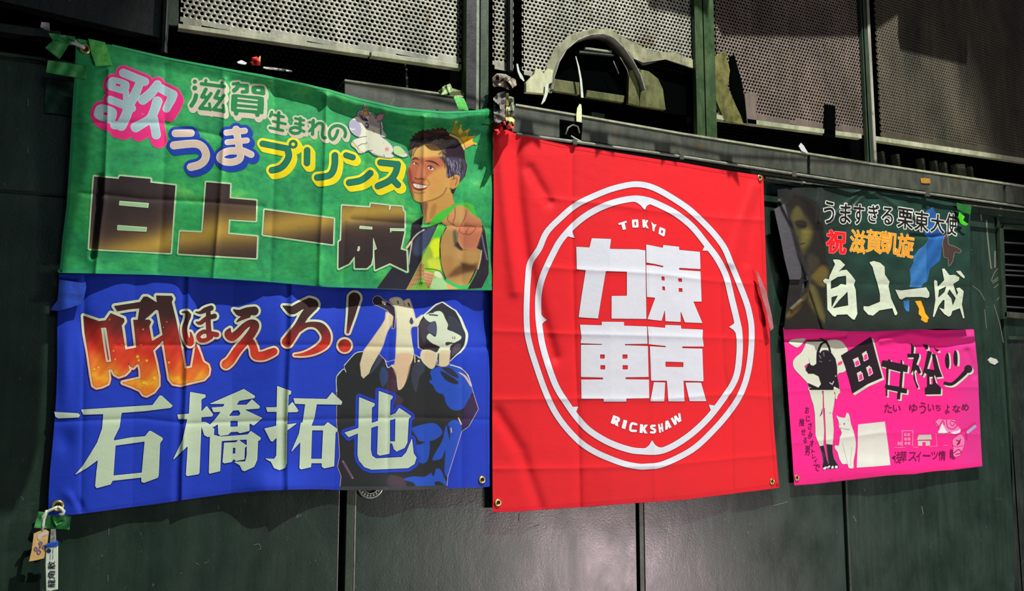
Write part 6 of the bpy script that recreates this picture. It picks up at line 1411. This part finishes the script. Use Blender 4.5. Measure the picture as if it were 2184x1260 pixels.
sp.art('stem_picture', [e_.v(1260, 560, 14, 1330, 530, 22, 1340, 620, 10, 1350, 690, 4), e_.vl(1340, 520, 10, 1470, 425, 6)], [(0, (206, 26, 110))], level=2, g=0.6)
sp.art('ribbon_picture', [e_.st(22, 1360, 570, 1465, 485)], [(0, (160, 160, 186))], level=3, g=0.6)
eyelet(sp, 1700, 1019, PNK)
# ------------------------------------------------------------------ tapes, tags and small things
M_tape = mat_plain('green_masking_tape', (52, 148, 72), 0.55, nz=0.25, ns=90, bp=0.6)
M_tape2 = mat_plain('dull_green_tape', (26, 74, 48), 0.6, nz=0.4, ns=70, bp=0.6)
M_tape3 = mat_plain('light_green_tape', (84, 190, 80), 0.5, nz=0.25, ns=120, bp=0.6)
def tape(name, pts, y, mat, label, wr=0.003, g=1.6, fold=None):
    pr = [('P', np.asarray(pts, float).reshape(-1, 2))]
    lo, X, Y = grid_for(pr, g, 1)
    pos, faces = march(lo[0], lo[1], g, sdf(X, Y, pr), 1)
    def h(x, yy):
        v = wr * (np.sin(x / 5.3 + yy / 9.1) * 0.5 + np.sin(x / 11 - yy / 6.0) * 0.5)
        if fold is not None: v = v + 0.006 * np.exp(-(line_d(x, yy, fold) / 3.0) ** 2)
        return v
    o = build(name, pos, faces, y, h, mat)
    md = o.modifiers.new('thickness', 'SOLIDIFY'); md.thickness = 0.0006
    return tag(o, label, 'tape')
tape('tape_piece', [103, 70, 160, 78, 162, 96, 146, 96, 127, 126, 96, 102, 112, 86], -0.066, M_tape, 'folded green tape piece left of the green banner\'s top corner', fold=[112, 88, 158, 96])
tape('tape_piece', [102, 128, 160, 136, 186, 141, 184, 168, 160, 165, 98, 154], -0.0745, M_tape, 'horizontal green tape piece below the folded tape at the top left')
tape('tape_piece', [98, 168, 158, 176, 156, 250, 130, 244, 94, 240], -0.006, M_tape2, 'large dull green tape patch on the dark wall at the left', wr=0.002)
tape('tape_piece', [188, 82, 224, 90, 239, 139, 204, 141, 194, 112], -0.0765, M_tape3, 'light green tape slanting over the top edge of the green banner', wr=0.001)
tape('tape_piece', [82, 1091, 107, 1092, 151, 1101, 148, 1130, 112, 1127, 72, 1126], -0.012, M_tape, 'wide green tape below the blue banner holding the hanging tags', fold=[112, 1104, 120, 1122, 134, 1112])
tape('tape_piece', [966, 204, 990, 210, 1000, 236, 978, 234], -0.098, M_tape3, 'small green tape piece at the top right of the green banner', wr=0.001)
tape('tape_scrap', [88, 47, 105, 48, 106, 67, 97, 64, 86, 58], -0.038, mat_plain('pale_tape_scrap', (170, 160, 164), 0.6, nz=0.4), 'small pale torn tape scrap at the upper left', wr=0.004)
tape('tape_curl', [2046, 452, 2058, 462, 2054, 470, 2066, 478, 2060, 482, 2048, 476, 2044, 464], -0.062, mat_plain('bright_green_tape', (70, 200, 30), 0.4, ns=60), 'bright green curled tape on the top right of the black banner', wr=0.004, g=0.9)
tape('tape_piece', [2040, 432, 2072, 440, 2070, 458, 2050, 450, 2042, 446], -0.058, mat_plain('green_tape_dark', (34, 110, 40), 0.5), 'dark green tape over the top right corner of the black banner', wr=0.002, g=1.2)
tape('clear_tape_strip', [1612, 576, 1618, 584, 1634, 620, 1646, 672, 1650, 700, 1643, 706, 1634, 662, 1622, 622], -0.066, mat_plain('cloudy_tape', (170, 110, 112), 0.3, ns=60), 'cloudy tape strip peeling from the right edge of the red banner', wr=0.002, g=1.2)

# crumpled plastic in the corner above the red banner
def crumple(name, pts, y, mat, label, cat, amp, seed, g=2.4):
    r_ = np.random.default_rng(seed); cx = r_.uniform(min(pts[::2]), max(pts[::2]), 14); cy = r_.uniform(min(pts[1::2]), max(pts[1::2]), 14); aa = r_.uniform(0, 3.14, 14); ph = r_.uniform(4, 11, 14)
    pr = [('P', np.asarray(pts, float).reshape(-1, 2))]; lo, X, Y = grid_for(pr, g, 1)
    pos, faces = march(lo[0], lo[1], g, sdf(X, Y, pr), 1)
    def h(x, yy):
        v = np.zeros(len(x))
        for a_, b_, c_, d2 in zip(cx, cy, aa, ph):
            t = (x - a_) * math.cos(c_) + (yy - b_) * math.sin(c_); u_ = -(x - a_) * math.sin(c_) + (yy - b_) * math.cos(c_)
            v = v + amp * (1 - np.minimum(np.abs(t) / d2, 1)) * np.exp(-(u_ / 22) ** 2)
        return v
    o = build(name, pos, faces, y, h, mat)
    md = o.modifiers.new('thickness', 'SOLIDIFY'); md.thickness = 0.0008
    return tag(o, label, cat)
M_plast = mat_plain('grey_plastic_film', (120, 116, 114), 0.35, nz=0.45, ns=50)
crumple('crumpled_plastic', [1052, 208, 1064, 198, 1078, 194, 1079, 256, 1066, 262, 1053, 262], -0.075, M_plast, 'crumpled grey plastic film tucked above the red banner\'s left corner', 'plastic', 0.014, 3)
crumple('crumpled_plastic', [1050, 166, 1060, 156, 1078, 158, 1100, 170, 1102, 182, 1086, 192, 1068, 184, 1052, 186], -0.07, mat_plain('torn_film', (150, 140, 124), 0.5, nz=0.5, ns=60), 'torn pale netting clump below the narrow perforated strip', 'plastic', 0.016, 5)
crumple('folded_tape', [1084, 204, 1096, 208, 1097, 246, 1090, 254, 1083, 250], -0.072, mat_plain('grey_green_film', (118, 130, 104), 0.5, nz=0.3), 'narrow grey green tape standing beside the yellow strip', 'tape', 0.008, 6, g=1.6)
crumple('yellow_strip', [1079, 198, 1085, 198, 1085, 252, 1079, 250], -0.078, mat_plain('yellow_strip_tape', (224, 214, 120), 0.5), 'thin upright yellow strip above the red banner\'s left corner', 'tape', 0.002, 8, g=1.0)
crumple('crumpled_tape', [1078, 250, 1092, 250, 1098, 256, 1096, 270, 1080, 266], -0.08, mat_plain('yellow_white_tape', (216, 206, 130), 0.5, nz=0.4), 'crumpled white and yellow tape knot on the red banner\'s left corner', 'tape', 0.010, 9, g=1.4)
crumple('red_cloth_fold', [1053, 262, 1078, 258, 1096, 268, 1098, 274, 1080, 276, 1062, 282, 1052, 280], -0.072, mat_plain('red_fold', (206, 36, 48), 0.6), 'bunched red cloth corner rolled over at the red banner\'s top left', 'cloth', 0.012, 10, g=1.6)
crumple('crumpled_paper', [934, 196, 946, 184, 960, 178, 964, 188, 984, 194, 990, 202, 968, 204, 940, 202], -0.085, mat_plain('pale_crumpled_paper', (150, 170, 118), 0.6, nz=0.4), 'crumpled pale tape lying on the rail above the smiling man', 'scrap', 0.012, 11, g=1.4)
crumple('crumpled_wrapper', [505, 132, 515, 128, 527, 134, 524, 138, 508, 136], -0.058, mat_plain('white_wrapper', (196, 200, 200), 0.5), 'small white crumpled wrapper on the ledge above the green banner', 'wrapper', 0.003, 12, g=1.2)
crumple('red_sweet_wrapper', [534, 134, 538, 122, 548, 120, 553, 128, 551, 140, 538, 139], -0.060, mat_plain('red_wrapper', (206, 40, 44), 0.4, nz=0.5, ns=200), 'small red wrapper on the ledge above the green banner', 'wrapper', 0.004, 13, g=1.2)
crumple('orange_scrap', [550, 124, 556, 118, 555, 140, 552, 140], -0.062, mat_plain('orange_scrap', (216, 130, 60), 0.5), 'thin orange scrap standing right of the small red wrapper', 'scrap', 0.0015, 14, g=0.9)
crumple('crumpled_wrapper', [562, 142, 584, 144, 622, 150, 624, 154, 590, 150, 560, 146], -0.060, mat_plain('grey_wrapper', (150, 156, 150), 0.5), 'flat pale strip on the ledge right of the red wrapper', 'wrapper', 0.004, 15, g=1.2)
# knot at the banner's upper corner
cord = thing('tie_cord', U1(160, 96, -0.075), 'pale cord tied through the green banner\'s top left eyelet', 'cord')
bm = bmesh.new(); tube(bm, [Vector(p) for p in U([181, 174, 166, 156, 146], [103, 99, 95, 92, 90], -0.082)], [0.004, 0.005, 0.005, 0.004, 0.002], 8); bmobj('cord_strand', bm, M_tie, cord, True)
bm = bmesh.new(); tube(bm, [Vector(p) for p in U([168, 162, 160], [99, 92, 84], -0.080)], [0.003, 0.004, 0.002], 8); bmobj('cord_strand', bm, M_tie, cord, True)

# amulet tag and medicine stick hanging from the blue banner's corner eyelet
y_ = -0.045
kn = F(60, 1060, 6.3)
def kp(*a): return [Vector(p) for p in U(*kn.xy(a).T, y_)]
amu = thing('amulet_tag', U1(90, 1190, y_), 'tan paper amulet tag on a white cord at the lower left', 'amulet')
bm = bmesh.new(); tube(bm, kp(400, 130, 340, 155, 260, 190, 215, 250, 165, 300), 0.0035, 8); bmobj('white_cord', bm, M_tie, amu, True)
bm = bmesh.new(); tube(bm, kp(400, 130, 440, 150, 480, 195, 470, 225, 420, 240), 0.004, 8); bmobj('white_cord', bm, M_tie, amu, True)
bm = bmesh.new(); tube(bm, kp(255, 175, 230, 240, 210, 300, 200, 370, 187, 450), 0.0036, 8); bmobj('white_cord', bm, M_tie, amu, True)
class Flat:
    pass
zero = lambda x, y: np.zeros(len(np.atleast_1d(x)))
sa = Sheet(-0.0475, zero, M_ink, amu)
bm = bmesh.new(); slab(bm, kn.xy([180, 445, 240, 437, 278, 465, 262, 600, 240, 700, 215, 820, 120, 845, 10, 865, 50, 700, 68, 560, 75, 490]).ravel(), -0.0474, -0.0455, 0.0004)
bmobj('tag_card', bm, mat_plain('tan_card', (214, 176, 106), 0.7), amu)
sa.art('printed_emblem', [kn.pc(130, 510, 180, 475, 250, 460, 272, 485, 240, 510, 190, 530, 160, 575, 128, 560)], [(0, (206, 196, 190))], g=0.5, level=1)
sa.art('printed_emblem', [kn.sc(6, 165, 600, 190, 620, 165, 645, 145, 620, 165, 600), kn.sc(6, 210, 650, 230, 670, 208, 692, 190, 672, 210, 650), kn.sc(6, 145, 705, 170, 735, 140, 768, 122, 738, 145, 705), kn.sc(6, 100, 670, 125, 695, 100, 720, 84, 695, 100, 670), kn.d(158, 672, 14)], [(0.2, (110, 96, 140))], g=0.45, level=1)
stick = thing('medicine_stick', U1(108, 1235, -0.04), 'white medicine stick pack with a blue cap hanging by clear film', 'packet')
bm = bmesh.new(); slab(bm, kn.xy([240, 680, 400, 650, 400, 900, 398, 1240, 300, 1258, 240, 1262, 235, 900]).ravel(), -0.050, -0.036, 0.002)
bmobj('stick_body', bm, mat_plain('white_pack', (206, 222, 200), 0.45, nz=0.03), stick)
bm = bmesh.new(); slab(bm, kn.xy([232, 640, 300, 612, 395, 598, 402, 650, 388, 662, 236, 680]).ravel(), -0.052, -0.034, 0.002)
bmobj('blue_cap', bm, mat_plain('blue_cap', (24, 80, 180), 0.4), stick)
bm = bmesh.new(); slab(bm, kn.xy([306, 430, 368, 430, 378, 600, 292, 606]).ravel(), -0.046, -0.0445, 0.0004)
bmobj('clear_film', bm, mat_plain('clear_film', (150, 156, 150), 0.25, nz=0.5, ns=90), stick)
ss = Sheet(-0.0503, zero, M_ink, stick)
ss.art('printed_dot', [kn.d(279, 720, 30)], [(0, (24, 40, 90))], g=0.45, level=1)
for ch, yy in (('散', 915), ('角', 1045), ('龍', 1160)):
    text_art(ss, 'printed_character', [(ch, *kn.xy([315, yy])[0], 17, 16, -90)], [(0.1, (20, 34, 44))], level=1)
ss.art('printed_lines', [kn.st(3, 335, 690, 333, 760), kn.st(3, 335, 775, 333, 830), kn.st(2.5, 300, 760, 298, 840)], [(0, (90, 110, 120))], g=0.4, level=1)
bpy.data.objects.remove(TOBJ); bpy.data.curves.remove(TEXT)
